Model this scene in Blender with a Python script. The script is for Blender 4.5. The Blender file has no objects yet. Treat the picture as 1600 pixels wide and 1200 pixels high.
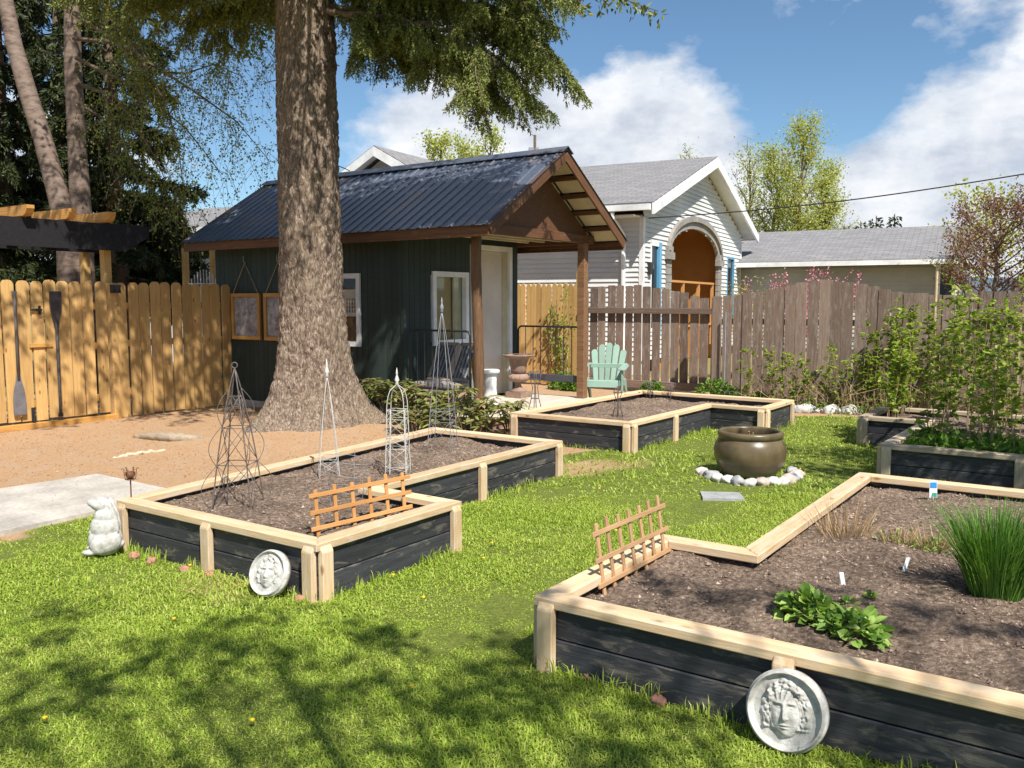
import bpy, bmesh, math, random
import numpy as np
from mathutils import Vector, Matrix, noise
R = math.radians
rnd = random.Random(7)
rng = np.random.default_rng(11)
sc = bpy.context.scene
COL = sc.collection

# ------------------------------------------------------------------ camera, sky, sun, exposure
F_PX, HORIZON, EYE, YAW = 1372.0, 471.0, 1.56, R(34.7)
PITCH = math.atan((600 - HORIZON) / F_PX)
cam_d = bpy.data.cameras.new('camera'); cam = bpy.data.objects.new('camera', cam_d); COL.objects.link(cam)
cam.location = (0, 0, EYE); cam.rotation_euler = (R(90) - PITCH, 0, YAW)
cam_d.sensor_fit = 'HORIZONTAL'; cam_d.sensor_width = 36; cam_d.lens = F_PX / 1600 * 36
cam_d.clip_start = 0.05; cam_d.clip_end = 9000
sc.camera = cam
SUN_EL, SUN_ROT = R(52), R(120)
sun_d = bpy.data.lights.new('sun', 'SUN'); sun = bpy.data.objects.new('sun', sun_d); COL.objects.link(sun)
sun_d.energy = 4.6; sun_d.angle = R(0.55); sun_d.color = (1.0, 0.955, 0.88)
SUNV = Vector((math.sin(SUN_ROT) * math.cos(SUN_EL), math.cos(SUN_ROT) * math.cos(SUN_EL), math.sin(SUN_EL)))
sun.location = SUNV * 60; sun.rotation_euler = (-SUNV).to_track_quat('-Z', 'Y').to_euler()
sc.view_settings.view_transform = 'Standard'; sc.view_settings.look = 'None'
sc.view_settings.exposure = 0.75; sc.view_settings.gamma = 1.0; sc.view_settings.use_curve_mapping = False
sc.render.engine = 'CYCLES'; sc.cycles.use_denoising = True
sc.cycles.max_bounces = 7; sc.cycles.transparent_max_bounces = 8; sc.cycles.sample_clamp_indirect = 6

FWD = Vector((-math.sin(YAW), math.cos(YAW), 0)); RGT = Vector((math.cos(YAW), math.sin(YAW), 0)); UP = Vector((0, 0, 1))
def ray(u, v):
    x, z = (u - 800) / F_PX, -(v - 600) / F_PX
    c, s = math.cos(PITCH), math.sin(PITCH)
    return RGT * x + FWD * (c + s * z) + UP * (-s + c * z)
def gp(u, v, z=0.0):                       # pixel -> point on the level z
    r = ray(u, v); t = (z - EYE) / r.z
    return Vector((r.x * t, r.y * t, z))
def dp(u, v, d):                           # pixel -> point at a depth along the view axis
    r = ray(u, v); h = r.x * FWD.x + r.y * FWD.y
    return Vector((0, 0, EYE)) + r * (d / h)
def onp(u, v, p0, p1):                     # pixel -> point on the vertical plane through p0, p1
    n = Vector((p1[1] - p0[1], -(p1[0] - p0[0]), 0)); r = ray(u, v)
    t = n.dot(Vector((p0[0], p0[1], 0))) / n.dot(r)
    return Vector((0, 0, EYE)) + r * t
def cam2w(x, d, z=0.0):
    return RGT * x + FWD * d + UP * z

# ---- node helpers
def nd(nt, t, ins=None, **kw):
    n = nt.nodes.new(t)
    for k, v in kw.items(): setattr(n, k, v)
    for k, v in (ins or {}).items():
        if hasattr(v, 'is_output') or isinstance(v, bpy.types.NodeSocket): nt.links.new(v, n.inputs[k])
        else: n.inputs[k].default_value = v
    return n
def ramp(nt, fac, stops, interp='LINEAR'):
    n = nt.nodes.new('ShaderNodeValToRGB'); n.color_ramp.interpolation = interp
    e = n.color_ramp.elements
    while len(e) < len(stops): e.new(0.5)
    for i, (p, c) in enumerate(stops):
        e[i].position = p; e[i].color = (c[0], c[1], c[2], 1) if not isinstance(c, (int, float)) else (c, c, c, 1)
    nt.links.new(fac, n.inputs[0]); return n.outputs[0]
def mixc(nt, fac, a, b, mode='MIX'):
    n = nt.nodes.new('ShaderNodeMix'); n.data_type = 'RGBA'; n.blend_type = mode
    for i, v in ((0, fac), (6, a), (7, b)):
        if isinstance(v, bpy.types.NodeSocket): nt.links.new(v, n.inputs[i])
        elif isinstance(v, (int, float)): n.inputs[i].default_value = v if i == 0 else (v, v, v, 1)
        else: n.inputs[i].default_value = (v[0], v[1], v[2], 1)
    return n.outputs[2]
def mth(nt, op, a, b=0.0, clamp=False):
    n = nt.nodes.new('ShaderNodeMath'); n.operation = op; n.use_clamp = clamp
    for i, v in ((0, a), (1, b)):
        if isinstance(v, bpy.types.NodeSocket): nt.links.new(v, n.inputs[i])
        else: n.inputs[i].default_value = v
    return n.outputs[0]

# ---- world: clear sky with spring cumulus
world = bpy.data.worlds.new('World'); sc.world = world; world.use_nodes = True
wt = world.node_tree; wt.nodes.clear()
sky = nd(wt, 'ShaderNodeTexSky', sky_type='NISHITA'); sky.sun_disc = False
sky.sun_elevation = SUN_EL; sky.sun_rotation = SUN_ROT; sky.altitude = 600; sky.air_density = 1.0; sky.dust_density = 0.3; sky.ozone_density = 2.5
tc = nd(wt, 'ShaderNodeTexCoord')
dirv = nd(wt, 'ShaderNodeVectorMath', {0: tc.outputs['Generated']}, operation='NORMALIZE').outputs[0]
strv = nd(wt, 'ShaderNodeVectorMath', {0: dirv, 1: (1, 1, 1.7)}, operation='MULTIPLY').outputs[0]
n1 = nd(wt, 'ShaderNodeTexNoise', {'Vector': strv, 'Scale': 3.4, 'Detail': 12.0, 'Roughness': 0.57, 'Distortion': 0.0}).outputs[0]
mask = mth(wt, 'ADD', mth(wt, 'MULTIPLY', mth(wt, 'SUBTRACT', n1, 0.5), 1.9), 0.47)
for (u, v, rad, w) in ((860, 225, 12, .17), (1050, 190, 8.5, .20), (960, 270, 9, .10), (700, 200, 10, .10), (1450, 285, 8.5, .20), (1590, 290, 9, .18), (1560, 100, 6, .09), (1230, 300, 6, .07), (1400, 330, 5, .08), (1120, 340, 12, .09), (1320, 350, 9, .09), (1230, 75, 5, .07), (1420, 100, 6, .06),
                       (1310, 150, 8, -.12), (1130, 60, 8, -.10), (640, 230, 6, -.08), (1240, 240, 4, -.08)):
    c = ray(u, v).normalized()
    dt = nd(wt, 'ShaderNodeVectorMath', {0: dirv, 1: c}, operation='DOT_PRODUCT').outputs['Value']
    mr = nd(wt, 'ShaderNodeMapRange', {'Value': dt, 'From Min': math.cos(R(rad)), 'From Max': 1.0, 'To Min': 0.0, 'To Max': w}, interpolation_type='SMOOTHSTEP')
    mask = mth(wt, 'ADD', mask, mr.outputs[0])
cov = ramp(wt, mask, [(0.50, 0), (0.57, .35), (0.66, .88), (0.80, 1)])
n2 = nd(wt, 'ShaderNodeTexNoise', {'Vector': nd(wt, 'ShaderNodeVectorMath', {0: strv, 1: (0.03, 0.02, -0.10)}, operation='ADD').outputs[0], 'Scale': 7.5, 'Detail': 9.0, 'Roughness': 0.6}).outputs[0]
cshade = ramp(wt, n2, [(0.36, (4.6, 5.1, 6.0)), (0.5, (6.8, 7.1, 7.6)), (0.64, (8.7, 8.7, 8.8))])
skyc = mixc(wt, 1.0, sky.outputs[0], (0.84, 0.98, 1.02), 'MULTIPLY')
bg = nd(wt, 'ShaderNodeBackground', {'Color': mixc(wt, cov, skyc, cshade), 'Strength': 0.074})
wo = nd(wt, 'ShaderNodeOutputWorld'); wt.links.new(bg.outputs[0], wo.inputs[0])

# ------------------------------------------------------------------ object helpers
def world_of(o):
    m = o.matrix_basis.copy()
    while o.parent: o = o.parent; m = o.matrix_basis @ m
    return m
def tag(o, label=None, cat=None, group=None, kind=None):
    if label: o['label'] = label
    if cat: o['category'] = cat
    if group: o['group'] = group
    if kind: o['kind'] = kind
    return o
def thing(name, label, cat, loc, rz=0.0, group=None):
    o = bpy.data.objects.new(name, None); COL.objects.link(o); o.empty_display_size = 0.1
    o.location = loc; o.rotation_euler = (0, 0, rz); return tag(o, label, cat, group)
def link(name, me, parent=None, mw=None):
    o = bpy.data.objects.new(name, me); COL.objects.link(o)
    mw = mw or Matrix.Identity(4)
    if parent is not None: o.parent = parent; o.matrix_basis = world_of(parent).inverted() @ mw
    else: o.matrix_basis = mw
    return o
def copy_tree(o, parent=None):
    c = o.copy(); COL.objects.link(c); c.parent = parent
    for ch in list(o.children): copy_tree(ch, c)
    return c
def np_mesh(name, V, T, mat, smooth=False):
    V = np.asarray(V, np.float32); T = np.asarray(T, np.int32); k = T.shape[1]
    me = bpy.data.meshes.new(name); me.vertices.add(len(V)); me.vertices.foreach_set('co', V.ravel())
    me.loops.add(T.size); me.loops.foreach_set('vertex_index', T.ravel())
    me.polygons.add(len(T)); me.polygons.foreach_set('loop_start', np.arange(len(T), dtype=np.int32) * k)
    me.polygons.foreach_set('use_smooth', np.full(len(T), smooth, dtype=bool))
    me.update(calc_edges=True); me.materials.append(mat); return me
class MB:
    def __init__(s): s.v = []; s.f = []
    def box(s, x0, x1, y0, y1, z0, z1):
        i = len(s.v); s.v += [(x, y, z) for z in (z0, z1) for y in (y0, y1) for x in (x0, x1)]
        s.f += [(i, i+2, i+3, i+1), (i+4, i+5, i+7, i+6), (i, i+1, i+5, i+4), (i+2, i+6, i+7, i+3), (i, i+4, i+6, i+2), (i+1, i+3, i+7, i+5)]; return s
    def poly(s, pts): i = len(s.v); s.v += [tuple(p) for p in pts]; s.f.append(tuple(range(i, i + len(pts)))); return s
    def prism(s, pts, off):                # planar outline swept by a vector
        i = len(s.v); n = len(pts); off = Vector(off)
        s.v += [tuple(p) for p in pts] + [tuple(Vector(p) + off) for p in pts]
        s.f += [tuple(range(i, i + n))[::-1], tuple(range(i + n, i + 2 * n))]
        s.f += [(i + k, i + (k + 1) % n, i + n + (k + 1) % n, i + n + k) for k in range(n)]; return s
    def bar(s, p, q, w, h, up=(0, 0, 1)):
        p, q = Vector(p), Vector(q); x = (q - p).normalized(); up = Vector(up); up = up - x * up.dot(x)
        if up.length < 1e-4: up = Vector((1, 0, 0)) - x * x.x
        up.normalize(); y = up.cross(x); i = len(s.v)
        for c in (p, q):
            for a, b in ((-1, -1), (1, -1), (1, 1), (-1, 1)): s.v.append(tuple(c + y * (a * w / 2) + up * (b * h / 2)))
        s.f += [(i+3, i+2, i+1, i), (i+4, i+5, i+6, i+7)] + [(i+k, i+(k+1) % 4, i+4+(k+1) % 4, i+4+k) for k in range(4)]; return s
    def tube(s, pts, r, n=8, cap=True):
        pts = [Vector(p) for p in pts]; m = len(pts)
        rs = r if isinstance(r, (list, tuple)) else [r] * m
        t0 = (pts[1] - pts[0]).normalized(); a = t0.orthogonal().normalized(); i0 = len(s.v)
        for k, p in enumerate(pts):
            t = (pts[min(k + 1, m - 1)] - pts[max(k - 1, 0)])
            if t.length > 1e-9: t.normalize()
            a = a - t * a.dot(t)
            a = a.normalized() if a.length > 1e-6 else t.orthogonal().normalized()
            b = t.cross(a)
            for j in range(n):
                an = 2 * math.pi * j / n; s.v.append(tuple(p + (a * math.cos(an) + b * math.sin(an)) * rs[k]))
        for k in range(m - 1):
            for j in range(n):
                s.f.append((i0 + k*n + j, i0 + k*n + (j+1) % n, i0 + (k+1)*n + (j+1) % n, i0 + (k+1)*n + j))
        if cap: s.f += [tuple(range(i0, i0 + n))[::-1], tuple(range(i0 + (m-1)*n, i0 + m*n))]
        return s
    def ring(s, c, r, tr, n=24, m=6, axis=(0, 0, 1)):
        ax = Vector(axis).normalized(); a = ax.orthogonal().normalized(); b = ax.cross(a); i0 = len(s.v); c = Vector(c)
        for k in range(n):
            an = 2*math.pi*k/n; d = a*math.cos(an) + b*math.sin(an)
            for j in range(m):
                bn = 2*math.pi*j/m; s.v.append(tuple(c + d*(r + tr*math.cos(bn)) + ax*(tr*math.sin(bn))))
        for k in range(n):
            for j in range(m):
                s.f.append((i0+k*m+j, i0+((k+1) % n)*m+j, i0+((k+1) % n)*m+(j+1) % m, i0+k*m+(j+1) % m))
        return s
    def lathe(s, c, prof, n=40, squash=1.0):
        i0 = len(s.v); c = Vector(c); m = len(prof)
        for (r, z) in prof:
            for j in range(n):
                an = 2*math.pi*j/n; s.v.append((c.x + r*math.cos(an), c.y + r*math.sin(an)*squash, c.z + z))
        for k in range(m - 1):
            for j in range(n): s.f.append((i0+k*n+j, i0+k*n+(j+1) % n, i0+(k+1)*n+(j+1) % n, i0+(k+1)*n+j))
        s.f += [tuple(range(i0, i0+n))[::-1], tuple(range(i0+(m-1)*n, i0+m*n))]; return s
    def blob(s, c, rx, ry, rz, sub=2, jit=0.0, seed=0, rot=None):
        bm = bmesh.new(); bmesh.ops.create_icosphere(bm, subdivisions=sub, radius=1.0); i0 = len(s.v); c = Vector(c)
        for v in bm.verts:
            p = v.co * (1 + jit * noise.noise(v.co * 1.4 + Vector((seed * 7.3, seed, 0))))
            p = Vector((p.x*rx, p.y*ry, p.z*rz))
            if rot is not None: p = rot @ p
            s.v.append(tuple(c + p))
        s.f += [tuple(i0 + q.index for q in f.verts) for f in bm.faces]; bm.free(); return s
    def mesh(s, name, mat, smooth=False):
        me = bpy.data.meshes.new(name); me.from_pydata(s.v, [], s.f); me.update()
        if smooth: me.polygons.foreach_set('use_smooth', [True] * len(me.polygons))
        me.materials.append(mat); return me
    def build(s, name, mat, parent=None, smooth=False, fix=True, origin=None):
        if fix or parent is None:
            pass
        mw = Matrix.Identity(4)
        if parent is None or origin:
            if origin is None:
                A = np.array(s.v); origin = ((A[:, 0].min()+A[:, 0].max())/2, (A[:, 1].min()+A[:, 1].max())/2, A[:, 2].min())
            s.v = [(x-origin[0], y-origin[1], z-origin[2]) for x, y, z in s.v]; mw = Matrix.Translation(origin)
        me = s.mesh(name, mat, smooth)
        bm = bmesh.new(); bm.from_mesh(me); bmesh.ops.recalc_face_normals(bm, faces=bm.faces); bm.to_mesh(me); bm.free()
        return link(name, me, parent, mw)
_bc = {}
def box_mesh(lx, ly, lz, mat, bev=0.004):
    key = (round(lx, 3), round(ly, 3), round(lz, 3), mat.name, bev)
    if key not in _bc:
        bm = bmesh.new(); bmesh.ops.create_cube(bm, size=1.0, matrix=Matrix.Diagonal((lx, ly, lz, 1)))
        if bev: bmesh.ops.bevel(bm, geom=list(bm.edges), offset=bev, segments=1, affect='EDGES', profile=0.5)
        me = bpy.data.meshes.new('plank'); bm.to_mesh(me); bm.free(); me.materials.append(mat); _bc[key] = me
    return _bc[key]
def plank(name, p, q, h, t, mat, parent, up=(0, 0, 1), bev=0.004):
    """a board from p to q, h wide along up, t thick; its grain runs along local X"""
    p, q = Vector(p), Vector(q); x = (q - p); L = x.length; x.normalize(); up = Vector(up); up = (up - x*up.dot(x)).normalized(); y = up.cross(x)
    m = Matrix((x, y, up)).transposed().to_4x4(); m.translation = (p + q) / 2
    return link(name, box_mesh(L, t, h, mat, bev), parent, m)
def smooth_fuse(mb, voxel, name, mat, parent=None, it=6):
    """blobs fused into one continuous surface"""
    me = mb.mesh('fuse_source', mat); o = bpy.data.objects.new('fuse_source', me); COL.objects.link(o)
    a = o.modifiers.new('r', 'REMESH'); a.mode = 'VOXEL'; a.voxel_size = voxel
    b = o.modifiers.new('s', 'SMOOTH'); b.iterations = it; b.factor = 0.5
    dg = bpy.context.evaluated_depsgraph_get(); ev = o.evaluated_get(dg); m2 = bpy.data.meshes.new_from_object(ev)
    bpy.data.objects.remove(o); m2.name = name; m2.polygons.foreach_set('use_smooth', [True] * len(m2.polygons))
    if not m2.materials: m2.materials.append(mat)
    return m2
def leafset(P, D, U, L, W, fold=0.18, droop=0.0):
    """two-triangle leaves: P base, D direction, U rough normal (n,3), L, W lengths"""
    D = D / (np.linalg.norm(D, axis=1, keepdims=True) + 1e-9)
    S = np.cross(D, U); S /= (np.linalg.norm(S, axis=1, keepdims=True) + 1e-9); N = np.cross(S, D)
    L = np.broadcast_to(np.asarray(L, float), (len(P),))[:, None]; W = np.broadcast_to(np.asarray(W, float), (len(P),))[:, None]
    mid = P + D * L * 0.45 + N * (fold * W)
    V = np.stack([P, mid - S * W / 2, P + D * L - N * (droop * L), mid + S * W / 2], 1).reshape(-1, 3)
    b = np.arange(len(P))[:, None] * 4
    T = np.concatenate([b + np.array([0, 1, 2]), b + np.array([0, 2, 3])], 0); return V, T
def roundset(P, D, U, L, W, fold=0.16, droop=0.1):
    """rounder six-point leaves"""
    D = D / (np.linalg.norm(D, axis=1, keepdims=True) + 1e-9); S = np.cross(D, U); S /= (np.linalg.norm(S, axis=1, keepdims=True) + 1e-9); N = np.cross(S, D)
    L = np.broadcast_to(np.asarray(L, float), (len(P),))[:, None]; W = np.broadcast_to(np.asarray(W, float), (len(P),))[:, None]
    a = P + D * L * .28 + N * fold * W; c = P + D * L * .68 + N * (fold * W * .8 - droop * L * .4); m = P + D * L * .5 - N * droop * L * .1
    V = np.stack([P, a - S * W * .46, c - S * W * .44, P + D * L - N * droop * L, c + S * W * .44, a + S * W * .46, m], 1).reshape(-1, 3); b = np.arange(len(P))[:, None] * 7
    return V, np.concatenate([b + np.array(t) for t in ([0, 1, 6], [1, 2, 6], [2, 3, 6], [3, 4, 6], [4, 5, 6], [5, 0, 6])], 0)
def join_np(parts):
    Vs, Ts, o = [], [], 0
    for V, T in parts: Vs.append(V); Ts.append(T + o); o += len(V)
    return np.concatenate(Vs), np.concatenate(Ts)
def rdir(n, zb=0.0):
    v = rng.normal(size=(n, 3)); v[:, 2] += zb; return v / np.linalg.norm(v, axis=1, keepdims=True)

# ------------------------------------------------------------------ materials
def new_mat(name, rough=0.7, spec=0.3):
    m = bpy.data.materials.new(name); m.use_nodes = True; nt = m.node_tree; b = nt.nodes['Principled BSDF']
    b.inputs['Roughness'].default_value = rough; b.inputs['Specular IOR Level'].default_value = spec; return m, nt, b
def bump(nt, b, h, strength, dist):
    n = nd(nt, 'ShaderNodeBump', {'Height': h, 'Strength': strength, 'Distance': dist}); nt.links.new(n.outputs[0], b.inputs['Normal'])
def coords(nt, scale=(1, 1, 1), rand=True):
    t = nd(nt, 'ShaderNodeTexCoord').outputs['Object']
    v = nd(nt, 'ShaderNodeVectorMath', {0: t, 1: scale}, operation='MULTIPLY').outputs[0]
    if rand:
        oi = nd(nt, 'ShaderNodeObjectInfo').outputs['Random']; o = mth(nt, 'MULTIPLY', oi, 57.0)
        v = nd(nt, 'ShaderNodeVectorMath', {0: v, 1: nd(nt, 'ShaderNodeCombineXYZ', {0: o, 1: o, 2: o}).outputs[0]}, operation='ADD').outputs[0]
    return v
def noise_n(nt, v, scale, detail=5, rough=0.55, dist=0.0):
    return nd(nt, 'ShaderNodeTexNoise', {'Vector': v, 'Scale': scale, 'Detail': detail, 'Roughness': rough, 'Distortion': dist}).outputs[0]
def wood(name, light, dark, knot=None, axis=0, rough=0.65, wear=None, var=0.25, grain=1.0, wear_pos=(0.60, 0.70)):
    m, nt, b = new_mat(name, rough, 0.25)
    s = [14, 14, 14]; s[axis] = 0.9
    v = coords(nt, s); g = noise_n(nt, v, 3.0, 6, 0.6, 0.6); g2 = noise_n(nt, v, 11.0, 3, 0.6)
    c = ramp(nt, mth(nt, 'ADD', mth(nt, 'MULTIPLY', g, 0.7), mth(nt, 'MULTIPLY', g2, 0.3)), [(0.32, dark), (0.62, light)])
    oi = nd(nt, 'ShaderNodeObjectInfo').outputs['Random']
    c = mixc(nt, 1.0, c, ramp(nt, oi, [(0, 1 - var), (1, 1 + var)]), 'MULTIPLY')
    if knot:
        k = coords(nt, [3.2 if i == axis else 8 for i in range(3)])
        vo = nd(nt, 'ShaderNodeTexVoronoi', {'Vector': k, 'Scale': 1.1}).outputs['Distance']
        c = mixc(nt, ramp(nt, vo, [(0.05, 1), (0.14, 0)]), c, knot)
    if wear:
        wv = noise_n(nt, coords(nt, [2.5 if i == axis else 9 for i in range(3)]), 2.2, 8, 0.68, 0.5)
        c = mixc(nt, ramp(nt, wv, [(wear_pos[0], 0), (wear_pos[1], 0.85)]), c, wear)
    nt.links.new(c, b.inputs['Base Color']); bump(nt, b, g2, 0.35 * grain, 0.004); return m
def rough_mat(name, c0, c1, scale=20, rough=0.8, bs=0.4, bd=0.01, c2=None, spec=0.25, detail=8, metallic=0.0, rand=True):
    m, nt, b = new_mat(name, rough, spec); v = coords(nt, rand=rand); g = noise_n(nt, v, scale, detail, 0.62)
    st = [(0.3, c0), (0.68, c1)] if c2 is None else [(0.28, c0), (0.5, c1), (0.72, c2)]
    c = ramp(nt, g, st); lo = noise_n(nt, v, scale * 0.12, 3, 0.5); c = mixc(nt, 1.0, c, ramp(nt, lo, [(0.3, 0.78), (0.7, 1.18)]), 'MULTIPLY')
    nt.links.new(c, b.inputs['Base Color']); b.inputs['Metallic'].default_value = metallic
    if bs: bump(nt, b, g, bs, bd)
    return m
def leafm(name, stops, trans=0.35, rough=0.5, clump=0.0):
    m, nt, b = new_mat(name, rough, 0.3); gi = nd(nt, 'ShaderNodeNewGeometry').outputs['Random Per Island']
    f = gi
    if clump: f = mth(nt, 'ADD', mth(nt, 'MULTIPLY', gi, 1 - clump), mth(nt, 'MULTIPLY', noise_n(nt, coords(nt, rand=False), 1.1, 4, 0.6), clump))
    c = ramp(nt, f, stops); nt.links.new(c, b.inputs['Base Color'])
    if trans:
        tr = nd(nt, 'ShaderNodeBsdfTranslucent', {'Color': mixc(nt, 1.0, c, (1.5, 1.45, 0.7), 'MULTIPLY')})
        mx = nd(nt, 'ShaderNodeMixShader', {0: trans, 1: b.outputs[0], 2: tr.outputs[0]}); nt.links.new(mx.outputs[0], nt.nodes['Material Output'].inputs[0])
    return m

PINE = wood('pale_pine', (0.66, 0.49, 0.30), (0.48, 0.315, 0.165), knot=(0.25, 0.12, 0.045), wear=(0.60, 0.50, 0.385), wear_pos=(0.46, 0.70))
PINE_OLD = wood('weathered_pine', (0.50, 0.41, 0.30), (0.33, 0.25, 0.165), knot=(0.22, 0.13, 0.07))
CEDAR = wood('orange_cedar', (0.58, 0.37, 0.15), (0.45, 0.255, 0.085), knot=(0.24, 0.10, 0.025), axis=2, var=0.16)
CEDAR_X = wood('orange_cedar_rail', (0.54, 0.29, 0.085), (0.38, 0.175, 0.042), knot=(0.24, 0.10, 0.025), var=0.16)
SLAT = wood('cedar_slat', (0.58, 0.30, 0.11), (0.42, 0.19, 0.06), var=0.15)
SLAT_OLD = wood('faded_cedar_slat', (0.50, 0.31, 0.165), (0.34, 0.19, 0.09), var=0.2)
BLACKB = wood('black_stained_board', (0.046, 0.047, 0.053), (0.020, 0.0205, 0.024), wear=(0.21, 0.18, 0.145), wear_pos=(0.535, 0.69), rough=0.55)
OLDF = wood('weathered_fence_board', (0.27, 0.20, 0.155), (0.155, 0.10, 0.076), wear=(0.36, 0.32, 0.29), axis=2, var=0.28, rough=0.85, wear_pos=(0.52, 0.72))
OLDF_X = wood('weathered_fence_rail', (0.25, 0.185, 0.14), (0.14, 0.09, 0.07), wear=(0.30, 0.26, 0.23), var=0.2, rough=0.85)
GREENW = wood('dark_green_siding', (0.037, 0.053, 0.046), (0.028, 0.041, 0.036), axis=2, var=0.14, rough=0.6)
BROWNW = wood('brown_stained_wood', (0.15, 0.072, 0.034), (0.075, 0.034, 0.017), wear=(0.34, 0.22, 0.14), var=0.2, wear_pos=(0.62, 0.8))
BROWNP = wood('brown_post_wood', (0.21, 0.115, 0.058), (0.10, 0.05, 0.027), axis=2, wear=(0.36, 0.23, 0.13), wear_pos=(0.60, 0.78))
BLACKW = wood('black_pergola_wood', (0.022, 0.021, 0.024), (0.010, 0.010, 0.012), var=0.15)
CREAM = rough_mat('cream_paint', (0.50, 0.44, 0.28), (0.58, 0.52, 0.35), 9, 0.6, 0.1)
WHITE = rough_mat('white_paint', (0.70, 0.70, 0.69), (0.80, 0.80, 0.79), 14, 0.5, 0.08, 0.004)
DOORM = rough_mat('pale_door_paint', (0.60, 0.53, 0.46), (0.66, 0.59, 0.52), 5, 0.45, 0.05, 0.003)
IRON = rough_mat('black_iron', (0.012, 0.012, 0.014), (0.03, 0.028, 0.03), 60, 0.45, 0.2, 0.002, spec=0.5)
RUSTY = rough_mat('rusty_iron', (0.10, 0.045, 0.025), (0.20, 0.10, 0.06), 60, 0.8, 0.4, 0.003)
WIREG = rough_mat('brown_grey_iron', (0.085, 0.07, 0.065), (0.17, 0.14, 0.125), 60, 0.6, 0.2, 0.002)
WIREW = rough_mat('white_enamel_wire', (0.42, 0.40, 0.36), (0.60, 0.58, 0.54), 50, 0.5, 0.2, 0.002)
WIRES = rough_mat('silver_grey_wire', (0.19, 0.20, 0.215), (0.29, 0.30, 0.32), 50, 0.5, 0.2, 0.002)
STONEW = rough_mat('weathered_white_cast_stone', (0.27, 0.255, 0.225), (0.46, 0.445, 0.41), 26, 0.9, 0.8, 0.006, c2=(0.62, 0.61, 0.58))
GLASS_M, _nt, _b = new_mat('window_glass', 0.06, 0.6); _b.inputs['Base Color'].default_value = (0.018, 0.02, 0.022, 1)
# ------------------------------------------------------------------ ground, lawn, path
BED_POLY = {   # outer board lines, counter-clockwise, X right along the rows, Y away
    1: [(-5.14, 3.08), (-3.36, 3.08), (-3.36, 4.25), (-4.08, 4.27), (-4.09, 6.66), (-5.56, 6.66)],
    2: [(-5.59, 8.08), (-4.10, 8.08), (-4.06, 10.12), (-3.38, 10.10), (-3.38, 11.12), (-5.52, 11.16)],
    3: [(-1.97, 3.06), (0.12, 3.06), (0.12, 6.64), (-1.50, 6.64), (-1.49, 4.24), (-1.97, 4.24)],
    4: [(-1.67, 8.12), (0.45, 8.12), (0.45, 11.1), (-2.28, 11.1), (-2.28, 9.98), (-1.64, 9.98)]}
PATH = [(-6.02, 1.2), (-6.10, 3.3), (-6.14, 4.22), (-7.43, 4.24), (-7.50, 3.4), (-7.5, 1.2)]
TREE = Vector((-8.06, 7.37, 0))
def in_poly(x, y, poly):
    x = np.asarray(x); y = np.asarray(y); r = np.zeros(x.shape, bool); n = len(poly)
    for i in range(n):
        x0, y0 = poly[i]; x1, y1 = poly[(i + 1) % n]
        c = ((y0 > y) != (y1 > y)) & (x < (x1 - x0) * (y - y0) / (y1 - y0 + 1e-12) + x0); r ^= c
    return r
def vnoise(x, y, s, seed=0.0):
    return np.array([noise.fractal(Vector((a * s, b * s, seed)), 1.0, 2.0, 4) for a, b in zip(np.ravel(x), np.ravel(y))]).reshape(np.shape(x))
def lawn_mask(x, y, nz):
    x = np.asarray(x, float) ; y = np.asarray(y, float)
    xb = np.interp(y, [-50, 3.0, 4.0, 4.4, 6.6, 7.0, 8.0, 8.2, 60], [-6.05, -6.05, -5.9, -5.25, -5.3, -4.75, -4.55, -4.3, -4.3])
    m = np.clip((x - xb + nz * 0.35) / 0.30 + 0.5, 0, 1)
    m = m * np.clip((12.25 - y + nz * 0.3) / 0.25, 0, 1)
    m = np.where((y > 11.1) & (x < -3.45), m * np.clip((x + 3.9) / 0.4, 0, 1), m)
    m = m * (1 - 0.45 * np.exp(-(((x + 4.35) / 0.55) ** 2 + ((y - 7.05) / 0.35) ** 2)))
    m = np.maximum(m, 0.55 * np.exp(-(((x + 5.85) / 0.35) ** 2 + ((y - 5.1) / 0.55) ** 2)) * np.clip(nz * 2 + 0.8, 0, 1))
    m = m * (1 - 0.5 * np.clip((nz - 0.34) * 3.2, 0, 1))
    return m
def gheight(x, y, nz):
    d2 = (x - TREE.x) ** 2 + (y - TREE.y) ** 2
    return 0.012 * nz + 0.13 * np.exp(-d2 / 1.5)
gx = np.concatenate([-np.geomspace(5000, 15.5, 16), np.arange(-15, 7.01, 0.14), np.geomspace(7.5, 5000, 16)])
gy = np.concatenate([-np.geomspace(5000, 2.5, 14), np.arange(-2, 16.01, 0.14), np.geomspace(16.5, 5000, 16)])
GX, GY = np.meshgrid(gx, gy); GN = vnoise(GX, GY, 0.9); inside = (GX > -15) & (GX < 7) & (GY > -2) & (GY < 16)
GZ = np.where(inside, gheight(GX, GY, GN), 0.0); GM = np.where(inside, lawn_mask(GX, GY, GN), 0.5)
ny, nx = GX.shape; idx = np.arange(nx * ny).reshape(ny, nx)
Q = np.stack([idx[:-1, :-1], idx[:-1, 1:], idx[1:, 1:], idx[1:, :-1]], -1).reshape(-1, 4)
gm, nt, b = new_mat('garden_ground', 0.95, 0.1)
v = coords(nt, rand=False); la = nd(nt, 'ShaderNodeAttribute', attribute_name='lawn').outputs['Fac']
fine = noise_n(nt, v, 55, 6, 0.7); mid = noise_n(nt, v, 5, 5, 0.6); nee = noise_n(nt, coords(nt, (1, 2.2, 1), False), 28, 5, 0.7, 1.5)
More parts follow.
